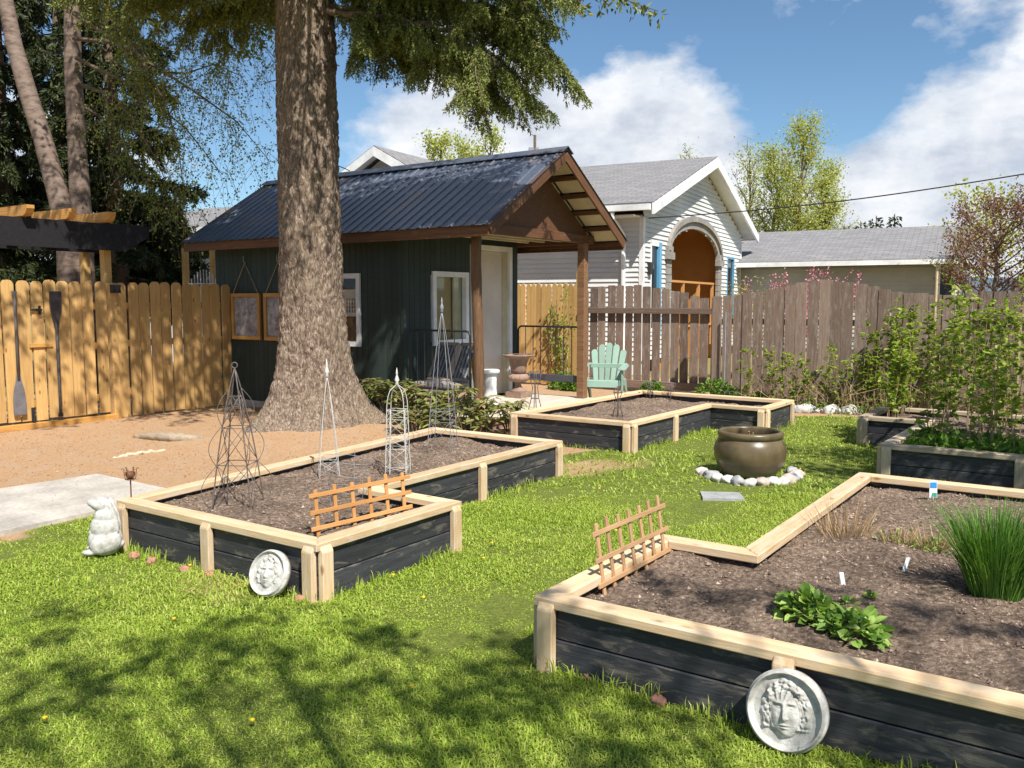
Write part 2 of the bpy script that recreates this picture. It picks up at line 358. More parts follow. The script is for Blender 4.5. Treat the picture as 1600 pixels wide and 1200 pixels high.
duff = ramp(nt, mth(nt, 'ADD', mth(nt, 'MULTIPLY', fine, 0.5), mth(nt, 'MULTIPLY', nee, 0.5)), [(0.30, (0.26, 0.148, 0.075)), (0.5, (0.41, 0.255, 0.14)), (0.68, (0.52, 0.365, 0.23))])
duff = mixc(nt, ramp(nt, mid, [(0.45, 0), (0.68, 0.6)]), duff, (0.40, 0.30, 0.215))
turf = ramp(nt, fine, [(0.3, (0.06, 0.085, 0.015)), (0.6, (0.16, 0.19, 0.04)), (0.8, (0.28, 0.24, 0.10))])
lm = ramp(nt, mth(nt, 'ADD', la, mth(nt, 'MULTIPLY', mth(nt, 'SUBTRACT', fine, 0.5), 0.8)), [(0.35, 0), (0.6, 1)])
nt.links.new(mixc(nt, lm, duff, turf), b.inputs['Base Color']); bump(nt, b, fine, 0.7, 0.02)
me = np_mesh('ground', np.stack([GX, GY, GZ], -1).reshape(-1, 3), Q, gm, True)
at = me.attributes.new('lawn', 'FLOAT', 'POINT'); at.data.foreach_set('value', GM.astype(np.float32).ravel())
tag(link('ground', me), 'lawn and rust-coloured bare earth of the back garden', kind='structure')

CONC = rough_mat('pale_concrete', (0.36, 0.325, 0.28), (0.50, 0.46, 0.41), 30, 0.9, 0.3, 0.004)
mb = MB(); mb.prism([(x, y, -0.05) for x, y in PATH], (0, 0, 0.082)); p = mb.build('concrete_path', CONC); tag(p, 'pale concrete path slab crossing the bare earth', kind='structure')
hl, nt, b = new_mat('hazy_hill', 1.0, 0.0); b.inputs['Base Color'].default_value = (0.10, 0.14, 0.17, 1)
mb = MB(); K = 120
for k in range(K):
    a0 = 2 * math.pi * k / K; rr = 3600
    h = 95 + 70 * noise.noise(Vector((math.cos(a0) * 2.2, math.sin(a0) * 2.2, 3))) + 30 * noise.noise(Vector((math.cos(a0) * 9, math.sin(a0) * 9, 5)))
    mb.v += [(math.cos(a0) * (rr - 500), math.sin(a0) * (rr - 500), -5), (math.cos(a0) * rr, math.sin(a0) * rr, max(h, 20)), (math.cos(a0) * (rr + 600), math.sin(a0) * (rr + 600), -5)]
for k in range(K):
    i, j = 3 * k, 3 * ((k + 1) % K); mb.f += [(i, j, j + 1, i + 1), (i + 1, j + 1, j + 2, i + 2)]
tag(mb.build('hills', hl, smooth=True, origin=(0, 0, 0)), 'low blue hills on the horizon', kind='structure')

# ---- grass blades
GRASS = leafm('lawn_blades', [(0.0, (0.125, 0.205, 0.020)), (0.3, (0.235, 0.345, 0.036)), (0.55, (0.35, 0.45, 0.060)), (0.76, (0.49, 0.53, 0.14)), (1.0, (0.60, 0.51, 0.27))], trans=0.32, rough=0.55, clump=0.5)
def grass_points(n, d0, d1, xs=0.78):
    d = rng.uniform(d0, d1, n); x = rng.uniform(-xs, xs, n) * d
    keep = rng.uniform(0, d1, n) < d; d, x = d[keep], x[keep]
    X = RGT.x * x + FWD.x * d; Y = RGT.y * x + FWD.y * d
    bad = in_poly(X, Y, PATH)
    for q in BED_POLY.values(): bad |= in_poly(X, Y, q)
    X, Y, d = X[~bad], Y[~bad], d[~bad]
    j = np.clip(((X + 15) / 0.14).astype(int) + 16, 0, nx - 1); i = np.clip(((Y + 2) / 0.14).astype(int) + 14, 0, ny - 1)
    m = GM[i, j]; k = rng.random(len(X)) < m ** 1.3; return X[k], Y[k], GZ[i, j][k], d[k], GN[i, j][k]
def blades(X, Y, Z, h, w, lean):
    n = len(X); an = rng.uniform(0, 2 * np.pi, n); le = lean * rng.uniform(0.2, 1.0, n)
    dx, dy = np.cos(an), np.sin(an); sa = an + np.pi / 2 + rng.normal(0, 0.5, n); sx, sy = np.cos(sa) * w / 2, np.sin(sa) * w / 2
    B = np.stack([X, Y, Z - 0.006], 1); S = np.stack([sx, sy, np.zeros(n)], 1)
    M = B + np.stack([dx * h * le * 0.35, dy * h * le * 0.35, h * 0.62], 1); T = B + np.stack([dx * h * le, dy * h * le, h * (1 - 0.42 * le)], 1)
    V = np.stack([B - S, B + S, M + S * 0.8, M - S * 0.8, T], 1).reshape(-1, 3); o = np.arange(n)[:, None] * 5
    return V, np.concatenate([o + np.array([0, 1, 2]), o + np.array([0, 2, 3]), o + np.array([3, 2, 4])], 0)
parts = []
for n, d0, d1, hm, wm in ((260000, 1.9, 4.2, 0.025, 0.0046), (290000, 4.0, 7.0, 0.027, 0.0064), (160000, 6.8, 14.0, 0.032, 0.011)):
    X, Y, Z, d, g = grass_points(n, d0, d1)
    h = hm * rng.uniform(0.45, 1.35, len(X)) * (1 + 0.9 * g); w = wm * rng.uniform(0.7, 1.4, len(X))
    parts.append(blades(X, Y, Z, h, w, rng.uniform(0.7, 2.6, len(X))))
def edge_tufts(segs, n, h):                # uncut grass along the board feet
    for (p, q) in segs:
        L = math.dist(p, q); k = int(n * L); t = rng.random(k); t = t[vnoise(t * L, t * 0 + p[0], 2.1, 4.0) > -0.12]
        nrm = np.array([q[1] - p[1], -(q[0] - p[0])]) / L
        o = rng.exponential(0.03, len(t)) + 0.012
        parts.append(blades(p[0] + (q[0]-p[0]) * t + nrm[0] * o, p[1] + (q[1]-p[1]) * t + nrm[1] * o, np.zeros(len(t)), rng.uniform(0.25, 1, len(t)) ** 1.6 * h, np.full(len(t), 0.006), rng.uniform(0.2, 1.1, len(t))))
B1, B2, B3, B4 = (BED_POLY[i] for i in (1, 2, 3, 4))
edge_tufts([(B1[0], B1[1]), (B1[1], B1[2]), (B1[3], B1[4]), (B2[1], B2[2]), (B2[2], B2[3]), (B2[3], B2[4]), (B3[0], B3[1]), (B4[0], B4[1]), (B4[4], B4[5])], 300, 0.105)
edge_tufts([(B2[0], B2[1])], 120, 0.07)
V, T = join_np(parts)
tag(link('lawn_grass', np_mesh('lawn_grass', V, T, GRASS)), 'bright green mown lawn grass between the raised beds', 'grass', kind='stuff')
# dandelion heads
mb = MB(); X, Y, Z, d, g = grass_points(90, 2.6, 9.0, 0.6)
YEL, nt, b = new_mat('dandelion_yellow', 0.6); b.inputs['Base Color'].default_value = (0.75, 0.52, 0.02, 1)
for x, y, z in zip(X, Y, Z):
    if rnd.random() < 0.5: mb.blob((x, y, z + 0.035), 0.011, 0.011, 0.006, 1)
tag(mb.build('dandelion_flowers', YEL, origin=(0, 0, 0)), 'tiny yellow dandelion heads dotted over the lawn', 'flowers', kind='stuff')
# needle litter on the bare earth
LITTER = leafm('needle_litter', [(0, (0.14, 0.06, 0.03)), (0.5, (0.34, 0.17, 0.08)), (1, (0.55, 0.40, 0.26))], trans=0.0, rough=0.9)
n = 15000; X = rng.uniform(-11, -4.2, n); Y = rng.uniform(3.3, 9.0, n)
j = np.clip(((X + 15) / 0.14).astype(int) + 16, 0, nx - 1); i = np.clip(((Y + 2) / 0.14).astype(int) + 14, 0, ny - 1)
bad = in_poly(X, Y, PATH) & (rng.random(n) < 0.96)
for q in BED_POLY.values(): bad |= in_poly(X, Y, q)
k = ~bad & (rng.random(n) > GM[i, j]); D = rdir(k.sum()); D[:, 2] = np.abs(D[:, 2]) * 0.25
z0 = np.where(in_poly(X, Y, PATH), 0.034, GZ[i, j] + 0.002)
V, T = leafset(np.stack([X, Y, z0], 1)[k], D, rdir(k.sum(), 2), rng.uniform(0.010, 0.036, k.sum()), rng.uniform(0.002, 0.008, k.sum()))
tag(link('needle_litter', np_mesh('needle_litter', V, T, LITTER)), 'rust brown needles and chips strewn over the bare earth', 'litter', kind='stuff')

# ------------------------------------------------------------------ raised beds
soilm, nt, b = new_mat('garden_soil', 0.95, 0.1); v = coords(nt, rand=False); f = noise_n(nt, v, 42, 8, 0.72); l = noise_n(nt, v, 3.5, 4, 0.6)
c = ramp(nt, f, [(0.32, (0.072, 0.050, 0.037)), (0.50, (0.225, 0.162, 0.120)), (0.68, (0.46, 0.355, 0.27))])
nt.links.new(mixc(nt, 1.0, c, ramp(nt, l, [(0.3, 0.66), (0.7, 1.3)]), 'MULTIPLY'), b.inputs['Base Color']); bump(nt, b, f, 1.0, 0.035)
CHIP = leafm('soil_chips', [(0, (0.07, 0.048, 0.036)), (0.5, (0.20, 0.14, 0.108)), (0.93, (0.34, 0.25, 0.19)), (1, (0.46, 0.36, 0.27))], trans=0.0, rough=0.95)
ZCAP, TCAP = 0.272, 0.316
def offset_poly(poly, o):                  # positive o grows the outline
    n = len(poly); out = []
    for i in range(n):
        p0, p, p1 = (Vector(poly[(i + k) % n]) for k in (-1, 0, 1)); a = (p - p0).normalized(); c = (p1 - p).normalized()
        na, nc = Vector((a.y, -a.x)), Vector((c.y, -c.x)); m = na + nc; out.append(p + m * (o / max(m.dot(na), 0.2)))
    return out
def local_prism(pts, z0, z1, ax, name, mat, parent, bev=0.005):
    """level outline as a beam whose local X runs along ax"""
    c = sum((Vector(p) for p in pts), Vector((0, 0))) / len(pts); a = Vector(ax).normalized(); n = Vector((-a.y, a.x))
    bm = bmesh.new(); lo = [bm.verts.new(((Vector(p) - c).dot(a), (Vector(p) - c).dot(n), z0 - (z0 + z1) / 2)) for p in pts]; hi = [bm.verts.new((w.co.x, w.co.y, (z1 - z0) / 2)) for w in lo]
    bm.faces.new(lo[::-1]); bm.faces.new(hi)
    for i in range(len(pts)): bm.faces.new((lo[i], lo[(i + 1) % len(pts)], hi[(i + 1) % len(pts)], hi[i]))
    bmesh.ops.recalc_face_normals(bm, faces=bm.faces); bmesh.ops.bevel(bm, geom=list(bm.edges), offset=bev, segments=1, affect='EDGES')
    me = bpy.data.meshes.new(name); bm.to_mesh(me); bm.free(); me.materials.append(mat)
    m = Matrix(((a.x, n.x, 0, c.x), (a.y, n.y, 0, c.y), (0, 0, 1, (z0 + z1) / 2), (0, 0, 0, 1))); return link(name, me, parent, m)
def trim_post(p, a, nrm, w, mat, parent):
    """upright trim on a board face at p, chamfered at its top"""
    t = 0.040; prof = [(0.001, -0.03), (t, -0.03), (t, 0.268), (t - 0.020, 0.301), (0.001, 0.306)]
    bm = bmesh.new(); rows = []
    for s in (-w / 2, w / 2): rows.append([bm.verts.new((z, s, x)) for x, z in prof])
    n = len(prof); bm.faces.new(rows[0][::-1]); bm.faces.new(rows[1])
    for i in range(n): bm.faces.new((rows[0][i], rows[0][(i+1) % n], rows[1][(i+1) % n], rows[1][i]))
    bmesh.ops.recalc_face_normals(bm, faces=bm.faces); bmesh.ops.bevel(bm, geom=list(bm.edges), offset=0.005, segments=1, affect='EDGES')
    me = bpy.data.meshes.new('trim_post'); bm.to_mesh(me); bm.free(); me.materials.append(mat)
    x, y, z = Vector((0, 0, 1)), Vector((a.x, a.y, 0)), Vector((nrm.x, nrm.y, 0))
    m = Matrix((x, y, z)).transposed().to_4x4(); m.translation = (p.x, p.y, 0); return link('trim_post', me, parent, m)
def soil_mesh(poly, z, seed, chips):
    ins = [tuple(p) for p in offset_poly(poly, -0.03)]; s = 0.035
    xs = np.arange(min(p[0] for p in poly), max(p[0] for p in poly) + s, s); ys = np.arange(min(p[1] for p in poly), max(p[1] for p in poly) + s, s)
    X, Y = np.meshgrid(xs, ys); Z = z + 0.036 * vnoise(X, Y, 1.9, seed) + 0.020 * vnoise(X, Y, 7.0, seed + 3)
    h, w = X.shape; ix = np.arange(h * w).reshape(h, w); q = np.stack([ix[:-1, :-1], ix[:-1, 1:], ix[1:, 1:], ix[1:, :-1]], -1).reshape(-1, 4)
    cx, cy = X.ravel()[q].mean(1), Y.ravel()[q].mean(1); q = q[in_poly(cx, cy, ins)]
    return np.stack([X, Y, Z], -1).reshape(-1, 3), q, (ins, chips, xs[0], ys[0], s, Z)
def soil_chips(info):
    ins, n, x0, y0, s, Z = info; xs = [p[0] for p in ins]; ys = [p[1] for p in ins]
    X, Y = rng.uniform(min(xs), max(xs), n), rng.uniform(min(ys), max(ys), n); k = in_poly(X, Y, ins); X, Y = X[k], Y[k]
    z = Z[np.clip(((Y - y0) / s).astype(int), 0, Z.shape[0] - 1), np.clip(((X - x0) / s).astype(int), 0, Z.shape[1] - 1)]
    r = np.minimum(rng.lognormal(-5.3, 0.5, len(X)), .014); O = np.array([[1, 0, 0], [-1, 0, 0], [0, 1, 0], [0, -1, 0], [0, 0, .8], [0, 0, -.8]]); n = len(X)
    V = np.stack([X, Y, z], 1)[:, None] + O[None] * r[:, None, None] * rng.uniform(0.5, 1.4, (n, 6, 1))
    Fc = np.array([[0, 2, 4], [2, 1, 4], [1, 3, 4], [3, 0, 4], [2, 0, 5], [1, 2, 5], [3, 1, 5], [0, 3, 5]])
    return V.reshape(-1, 3), (np.arange(n)[:, None, None] * 6 + Fc[None]).reshape(-1, 3)
def raised_bed(i, label, soil_label, cap_mat, soil_z, chips):
    poly = BED_POLY[i]; n = len(poly); cx = sum(p[0] for p in poly) / n; cy = sum(p[1] for p in poly) / n
    t = thing('raised_bed', label, 'raised bed', (cx, cy, 0), group='black sided raised garden beds')
    P = [Vector(p) for p in poly]; out, inn = offset_poly(poly, 0.022), offset_poly(poly, -0.085)
    conv = [((P[k] - P[k-1]).x * (P[(k+1) % n] - P[k]).y - (P[k] - P[k-1]).y * (P[(k+1) % n] - P[k]).x) > 0 for k in range(n)]
    for k in range(n):
        p, q = P[k], P[(k + 1) % n]; a = (q - p).normalized(); nrm = Vector((a.y, -a.x)); L = (q - p).length
        s0 = 0.038 if conv[k] else 0.0; s1 = 0.0 if conv[(k + 1) % n] else 0.038
        A, B = p + a * s0 - nrm * 0.019, q + a * s1 - nrm * 0.019; j = rnd.uniform(-0.002, 0.002)
        plank('side_board', (A.x, A.y, 0.052), (B.x, B.y, 0.052), 0.166, 0.038, BLACKB, t)
        plank('side_board', (A.x - nrm.x * (.003 + j), A.y - nrm.y * (.003 + j), 0.2045), (B.x - nrm.x * .003, B.y - nrm.y * .003, 0.2045), 0.129, 0.038, BLACKB, t)
        local_prism([out[k], out[(k+1) % n], inn[(k+1) % n], inn[k]], ZCAP, TCAP + rnd.uniform(-.002, .002), a, 'cap_rail', cap_mat, t)
        if conv[k]: trim_post(p + a * 0.041, a, nrm, 0.078, cap_mat, t)
        if conv[(k + 1) % n]: trim_post(q - a * 0.041, a, nrm, 0.078, cap_mat, t)
        m = (int(L + 0.5) - 1) if L > 1.4 else 0
        for e in range(m): trim_post(p + a * (L * (e + 1) / (m + 1)), a, nrm, 0.078, cap_mat, t)
    V, q, info = soil_mesh(poly, soil_z, i * 3.7, chips)
    so = link('garden_soil', np_mesh('garden_soil', V, q, soilm, True)); tag(so, soil_label, 'soil', kind='stuff')
    V, T = soil_chips(info); c = link('soil_crumbs', np_mesh('soil_crumbs', V, T, CHIP), so); c['kind'] = 'stuff'
    return t
raised_bed(1, 'black sided raised bed with pale rails holding wire obelisks, near the big trunk', 'brown crumbly soil around the feet of the wire obelisks', PINE, 0.235, 5500)
raised_bed(2, 'black sided raised bed with pale rails below the green garden chair', 'brown soil in the bed below the green garden chair', PINE, 0.225, 3000)
raised_bed(3, 'black sided raised bed planted with chives, a face plaque leaning on it', 'brown soil around the chives and the white plant labels', PINE, 0.245, 9000)
raised_bed(4, 'shaded black raised bed with weathered rails full of raspberry canes', 'dark soil under the raspberry canes', PINE_OLD, 0.235, 1500)
# ------------------------------------------------------------------ garden shed with porch
SX0, SX1, SXP, SY0, SY1 = -11.32, -7.54, -6.36, 8.46, 11.04
RX0, RX1, RY0, RY1, RYM, REZ, RRZ = -11.62, -5.91, 8.11, 11.39, 9.75, 2.45, 3.49
SLOPE = (RRZ - REZ) / (RYM - RY0)
def roofz(y): return RRZ - abs(y - RYM) * SLOPE
METAL, nt, b = new_mat('ribbed_metal_roofing', 0.42, 0.5); v = coords(nt, rand=True); g = noise_n(nt, v, 1.6, 8, 0.6); g2 = noise_n(nt, v, 30, 4, 0.6)
c = ramp(nt, g, [(0.3, (0.095, 0.125, 0.190)), (0.55, (0.14, 0.165, 0.22)), (0.72, (0.24, 0.195, 0.18))])  # blue-grey base with random brown patches
nt.links.new(mixc(nt, 1.0, c, ramp(nt, g2, [(0.3, 0.8), (0.7, 1.15)]), 'MULTIPLY'), b.inputs['Base Color']); b.inputs['Metallic'].default_value = 0.55
GLASS_C = bpy.data.materials.new('clear_window_glass'); GLASS_C.use_nodes = True; nt = GLASS_C.node_tree; nt.nodes.remove(nt.nodes['Principled BSDF'])
fr = mth(nt, 'ADD', mth(nt, 'MULTIPLY', mth(nt, 'POWER', nd(nt, 'ShaderNodeLayerWeight').outputs['Facing'], 4.0), 0.8), 0.06); mx = nd(nt, 'ShaderNodeMixShader', {0: fr, 1: nd(nt, 'ShaderNodeBsdfTransparent', {'Color': (0.9, 0.92, 0.92, 1)}).outputs[0], 2: nd(nt, 'ShaderNodeBsdfGlossy', {'Roughness': 0.03}).outputs[0]})
nt.links.new(mx.outputs[0], nt.nodes['Material Output'].inputs[0])
shed = thing('garden_shed', 'dark green board garden shed with mottled ribbed metal roof and open porch', 'shed', ((SX0 + SX1) / 2, (SY0 + SY1) / 2, 0))
mb = MB(); x0, x1, y0, y1 = SX0 + .14, SX1 - .14, SY0 + .14, SY1 - .02
mb.prism([(x0, y0, 0), (x0, y1, 0), (x0, y1, roofz(y1) - .16), (x0, RYM, roofz(RYM) - .16), (x0, y0, roofz(y0) - .16)], (x1 - x0, 0, 0)); mb.build('dark_core', BLACKW, shed)  # dark block added behind the boards to stop light through the gaps
mb = MB(); mb.box(SX0 - .02, SX1 + .01, SY0 - .01, SY1, -0.05, 0.10); mb.build('footing', CONC, shed)
FW = (-9.20, -8.29, 0.96, 1.93); EW = (9.02, 9.80, 0.97, 1.96); ED = (9.86, 10.87, 0.175, 2.36)
w = 0.105; n = int((SX1 - SX0) / w)
for i in range(n):
    x = SX0 + (i + .5) * (SX1 - SX0) / n; top = roofz(SY0) - .11
    segs = [(0.10, top)] if not (FW[0] + .05 < x < FW[1] - .05) else [(0.10, FW[2] + .05), (FW[3] - .05, top)]
    for z0, z1 in segs: plank('siding_board', (x, SY0 + .012, z0), (x, SY0 + .012, z1), (SX1 - SX0) / n - .004, 0.024, GREENW, shed, up=(1, 0, 0), bev=.003)
n = int((SY1 - SY0) / w)
for i in range(n):
    y = SY0 + (i + .5) * (SY1 - SY0) / n; top = roofz(y) - .13
    segs = [(0.17, top)]
    if EW[0] + .03 < y < EW[1] - .03: segs = [(0.17, EW[2] + .05), (EW[3] - .05, top)]
    if ED[0] + .03 < y < ED[1] - .03: segs = [(ED[3] - .05, top)]
    for z0, z1 in segs: plank('siding_board', (SX1 - .012, y, z0), (SX1 - .012, y, z1), (SY1 - SY0) / n - .004, 0.024, GREENW, shed, up=(0, 1, 0), bev=.003)
plank('corner_board', (SX1 + .004, SY0 - .004, 0.1), (SX1 + .004, SY0 - .004, roofz(SY0) - .11), 0.06, 0.04, GREENW, shed, up=(1, 0, 0))
def window(parent, org, ax, nrm, wd, z0, z1, fw, mat, pane_mat, depth=0.05):
    """frame proud of the wall, pane set back"""
    o, a, nn = Vector(org), Vector(ax), Vector(nrm); f = MB(); win = None
    for (s0, s1, t0, t1) in ((0, wd, z1 - fw, z1), (0, wd, z0, z0 + fw), (0, fw, z0 + fw, z1 - fw), (wd - fw, wd, z0 + fw, z1 - fw)):
        pts = [o + a * s0 + UP * t0, o + a * s1 + UP * t0, o + a * s1 + UP * t1, o + a * s0 + UP * t1]
        f.prism([p - nn * depth for p in pts], nn * (depth + .028))
    win = f.build('window_frame', mat, parent)
    g = MB(); g.prism([o + a * s + UP * t - nn * (depth - .012) for s, t in ((fw, z0 + fw), (wd - fw, z0 + fw), (wd - fw, z1 - fw), (fw, z1 - fw))], -nn * .006); g.build('pane', pane_mat, win)
    return win
wn = window(shed, (FW[0], SY0, 0), (1, 0, 0), (0, -1, 0), FW[1] - FW[0], FW[2], FW[3], .065, WHITE, GLASS_C)
LACE = rough_mat('lace_curtain', (0.72, 0.72, 0.70), (0.8, 0.8, 0.78), 30, 0.9, 0.2)
mb = MB(); cz0, cz1 = 1.36, 1.72; cx0, cx1 = FW[0] + .07, FW[1] - .07; yy = SY0 + .075     # cafe curtain with rows of cut-out slots
mb.box(cx0, cx1, yy, yy + .004, cz1 - .12, cz1); nslot = 16
for r in range(4):
    z = cz0 + .05 + r * .052; mb.box(cx0, cx1, yy, yy + .004, z - .012, z)
    for k in range(nslot + 1):
        xx = cx0 + (cx1 - cx0) * k / nslot; mb.box(max(cx0, xx - .012), min(cx1, xx + .012), yy, yy + .004, z, z + .040)
mb.box(cx0, cx1, yy, yy + .004, cz0, cz0 + .038); mb.build('curtain', LACE, wn)
wn = window(shed, (SX1, EW[0], 0), (0, 1, 0), (1, 0, 0), EW[1] - EW[0], EW[2], EW[3], .07, WHITE, GLASS_C)
BLIND = rough_mat('tan_window_board', (0.44, 0.35, 0.17), (0.52, 0.42, 0.22), 6, 0.7, 0.1)
mb = MB(); mb.box(SX1 - .09, SX1 - .085, EW[0] + .07, EW[1] - .26, EW[2] + .07, EW[3] - .07); mb.build('blind', BLIND, wn)
mb = MB(); mb.box(SX1 - .075, SX1 - .06, EW[1] - .26, EW[1] - .07, EW[2] + .07, EW[3] - .07); mb.build('jamb', CREAM, wn)
door = MB().box(SX1 - .075, SX1 - .035, ED[0] + .075, ED[1] - .075, ED[2] + .02, ED[3] - .08).build('door', DOORM, shed)
for (a0, a1, z0, z1) in ((ED[0], ED[0] + .075, ED[2], ED[3] - .075), (ED[1] - .075, ED[1], ED[2], ED[3] - .075), (ED[0], ED[1], ED[3] - .075, ED[3])):
    MB().box(SX1 - .08, SX1 + .022, a0, a1, z0, z1).build('door_frame', WHITE, door)
MB().box(SX1 - .08, SX1 - .02, ED[1] - .20, ED[1] - .075, ED[2] + .02, ED[3] - .08).build('door_jamb', CREAM, door)
MB().blob((SX1 - .01, ED[0] + .16, 1.1), .03, .03, .03, 2).build('door_handle', IRON, door, smooth=True)
# roof: ribbed sheets, ridge cap, boards
def roof_sheet(xa, xb, side):
    y0 = RY0 - .04 if side < 0 else RY1 + .04; prof = []; x = xa
    pit = (xb - xa) / 5
    for i in range(5):
        for f, h in ((0, 0), (.38, 0), (.44, .012), (.56, .012), (.62, 0)): prof.append((xa + (i + f) * pit, h))
    prof.append((xb, 0)); m = MB()
    nn = Vector((0, side * SLOPE, 1)).normalized()
    rows = []
    for (y, z) in ((y0, roofz(RY0) - .04 * SLOPE), (RYM, RRZ)):
        rows.append([Vector((px, y, z)) + nn * h for px, h in prof])
    k = len(prof); m.v = [tuple(p) for r in rows for p in r] + [tuple(p - nn * .004) for r in rows for p in r]
    for i in range(k - 1): m.f += [(i, i + 1, k + i + 1, k + i), (2*k + i, 3*k + i, 3*k + i + 1, 2*k + i + 1)]
    return m.build('roof_sheet', METAL, shed, origin=((xa + xb) / 2, y0, REZ))
for i in range(7):
    xa = RX0 - .02 + i * (RX1 - RX0 + .04) / 7; xb = RX0 - .02 + (i + 1) * (RX1 - RX0 + .04) / 7
    for s in (-1, 1): roof_sheet(xa, xb - .002, s)
mb = MB(); dy = .13
for s in (-1, 1):
    mb.prism([(RX0 - .03, RYM, RRZ + .035), (RX0 - .03, RYM + s * dy, RRZ + .035 - dy * SLOPE), (RX0 - .03, RYM + s * dy, RRZ + .028 - dy * SLOPE), (RX0 - .03, RYM, RRZ + .026)], (RX1 - RX0 + .06, 0, 0))
mb.build('ridge_cap', METAL, shed)
for y, s in ((RY0, -1), (RY1, 1)):
    plank('fascia_board', (RX0 + .03, y - s * .012, REZ - .085), (RX1 - .03, y - s * .012, REZ - .085), .13, .026, BROWNW, shed)
for xx in (RX0 + .012, RX1 - .012):
    for s in (-1, 1):
        e = Vector((xx, RYM + s * 1.64, REZ - .075)); k = Vector((xx, RYM + s * .001, RRZ - .075)); plank('barge_board', e, k, .14, .026, BROWNW, shed, up=(0, 0, 1))
for s in (-1, 1):                                   # porch and verge ceiling: pale panels between brown purlins
    for j in range(5):
        t0, t1 = j / 5 * 1.56 + .03, (j + 1) / 5 * 1.56 + .03
        a, c = Vector((0, RYM + s * (t0 + .035), RRZ - .075 - (t0 + .035) * SLOPE)), Vector((0, RYM + s * (t1 - .035), RRZ - .075 - (t1 - .035) * SLOPE))
        for xa, xb in ((SX1 + .03, SXP - .02), (SXP + .02, RX1 - .03)):
            MB().prism([(xa, a.y, a.z), (xa, c.y, c.z), (xa, c.y, c.z + .012), (xa, a.y, a.z + .012)], (xb - xa, 0, 0)).build('ceiling_panel', CREAM, shed)
        y = RYM + s * t1; plank('purlin', (SX1 + .03, y, RRZ - .10 - t1 * SLOPE), (RX1 - .03, y, RRZ - .10 - t1 * SLOPE), .06, .055, BROWNW, shed)
mb = MB(); y0, y1 = SY0 - .02, SY1 + .0
mb.prism([(SXP + .012, y0, 2.50), (SXP + .012, y1, 2.50), (SXP + .012, y1, roofz(y1) - .14), (SXP + .012, RYM, RRZ - .14), (SXP + .012, y0, roofz(y0) - .14)], (-.022, 0, 0)); mb.build('gable_panel', BROWNW, shed)
plank('porch_beam', (SXP, SY0 - .15, 2.44), (SXP, SY1 + .15, 2.44), .12, .10, BROWNW, shed)
plank('porch_beam', (SX1 + .03, SY0 + .03, 2.43), (SXP - .05, SY0 + .03, 2.43), .12, .06, BROWNW, shed)
plank('porch_beam', (SX1 + .03, SY1 - .06, 2.43), (SXP - .05, SY1 - .06, 2.43), .12, .06, BROWNW, shed)
for k in range(4): plank('porch_joist', (SX1 + .25 + k * .28, SY0 + .06, 2.46), (SX1 + .25 + k * .28, SY1 - .09, 2.46), .09, .04, CREAM, shed)
pts, rs = [], []
for k in range(13): z = .10 + k * (2.28 / 12); pts.append((SXP + .012 * math.sin(z * 2.1), SY0 + .01 * math.cos(z * 1.7), z)); rs.append(.066 - .004 * k / 12 + .003 * math.sin(k * 2.3))
MB().tube(pts, rs, 14).build('porch_post', BROWNP, shed, smooth=True)
plank('porch_post', (SXP, SY1 - .08, 0.10), (SXP, SY1 - .08, 2.38), .115, .115, BROWNP, shed, up=(1, 0, 0))
DECK = wood('pale_deck_board', (0.58, 0.52, 0.44), (0.44, 0.38, 0.31), var=.08)
dk = thing('porch_deck', 'pale boarded porch deck in front of the shed door', 'deck', ((SX1 - 6.15) / 2, 9.7, 0)); dk.location = ((SX1 - 6.15) / 2, 9.7, 0)
for i in range(10): x = SX1 + .06 + i * .138; plank('deck_board', (x, 8.32, .150), (x, 11.10, .150), .134, .035, DECK, dk, up=(1, 0, 0))
MB().box(SX1 + .02, -6.24, 8.36, 11.06, -.03, .130).build('deck_base', OLDF_X, dk)

# ------------------------------------------------------------------ fences
_fb = {}
def picket_mesh(w, h, t, mat, style):
    k = (round(w, 3), round(h, 2), t, mat.name, style)
    if k not in _fb:
        if style == 'dog': prof = [(-w/2, 0), (w/2, 0), (w/2, h - .055), (w/2 - .012, h - .025), (w/2 - .036, h - .004), (0, h), (-w/2 + .036, h - .004), (-w/2 + .012, h - .025), (-w/2, h - .055)]
        else: prof = [(-w/2, 0), (w/2, 0), (w/2, h - .008), (w * .2, h), (-w/2, h - .004)]
        bm = bmesh.new(); f0 = [bm.verts.new((x, -t/2, z)) for x, z in prof]; f1 = [bm.verts.new((x, t/2, z)) for x, z in prof]; n = len(prof)
        bm.faces.new(f0); bm.faces.new(f1[::-1])
        for i in range(n): bm.faces.new((f0[i], f1[i], f1[(i+1) % n], f0[(i+1) % n]))
        bmesh.ops.recalc_face_normals(bm, faces=bm.faces); me = bpy.data.meshes.new('fence_board'); bm.to_mesh(me); bm.free(); me.materials.append(mat); _fb[k] = me
    return _fb[k]
def pickets(parent, p, q, spacing, w, hfun, mat, style, z0=0.03, t=.02, jit=.006):
    p, q = Vector((p[0], p[1], 0)), Vector((q[0], q[1], 0)); L = (q - p).length; n = max(1, int(round(L / spacing))); a = (q - p).normalized(); rz = math.atan2(a.y, a.x)
    for i in range(n):
        s = (i + .5) / n; c = p + (q - p) * s; h = round((hfun(s) - z0) / .02) * .02
        m = Matrix.Translation((c.x + rnd.uniform(-jit, jit), c.y + rnd.uniform(-jit, jit), z0 + rnd.uniform(-.012, .012))) @ Matrix.Rotation(rz, 4, 'Z') @ Matrix.Rotation(rnd.uniform(-.008, .008), 4, 'Y')
        link('fence_board', picket_mesh(w + rnd.choice((0, 0, -.006, .004)), h, t, mat, style), parent, m)
FX = -10.98
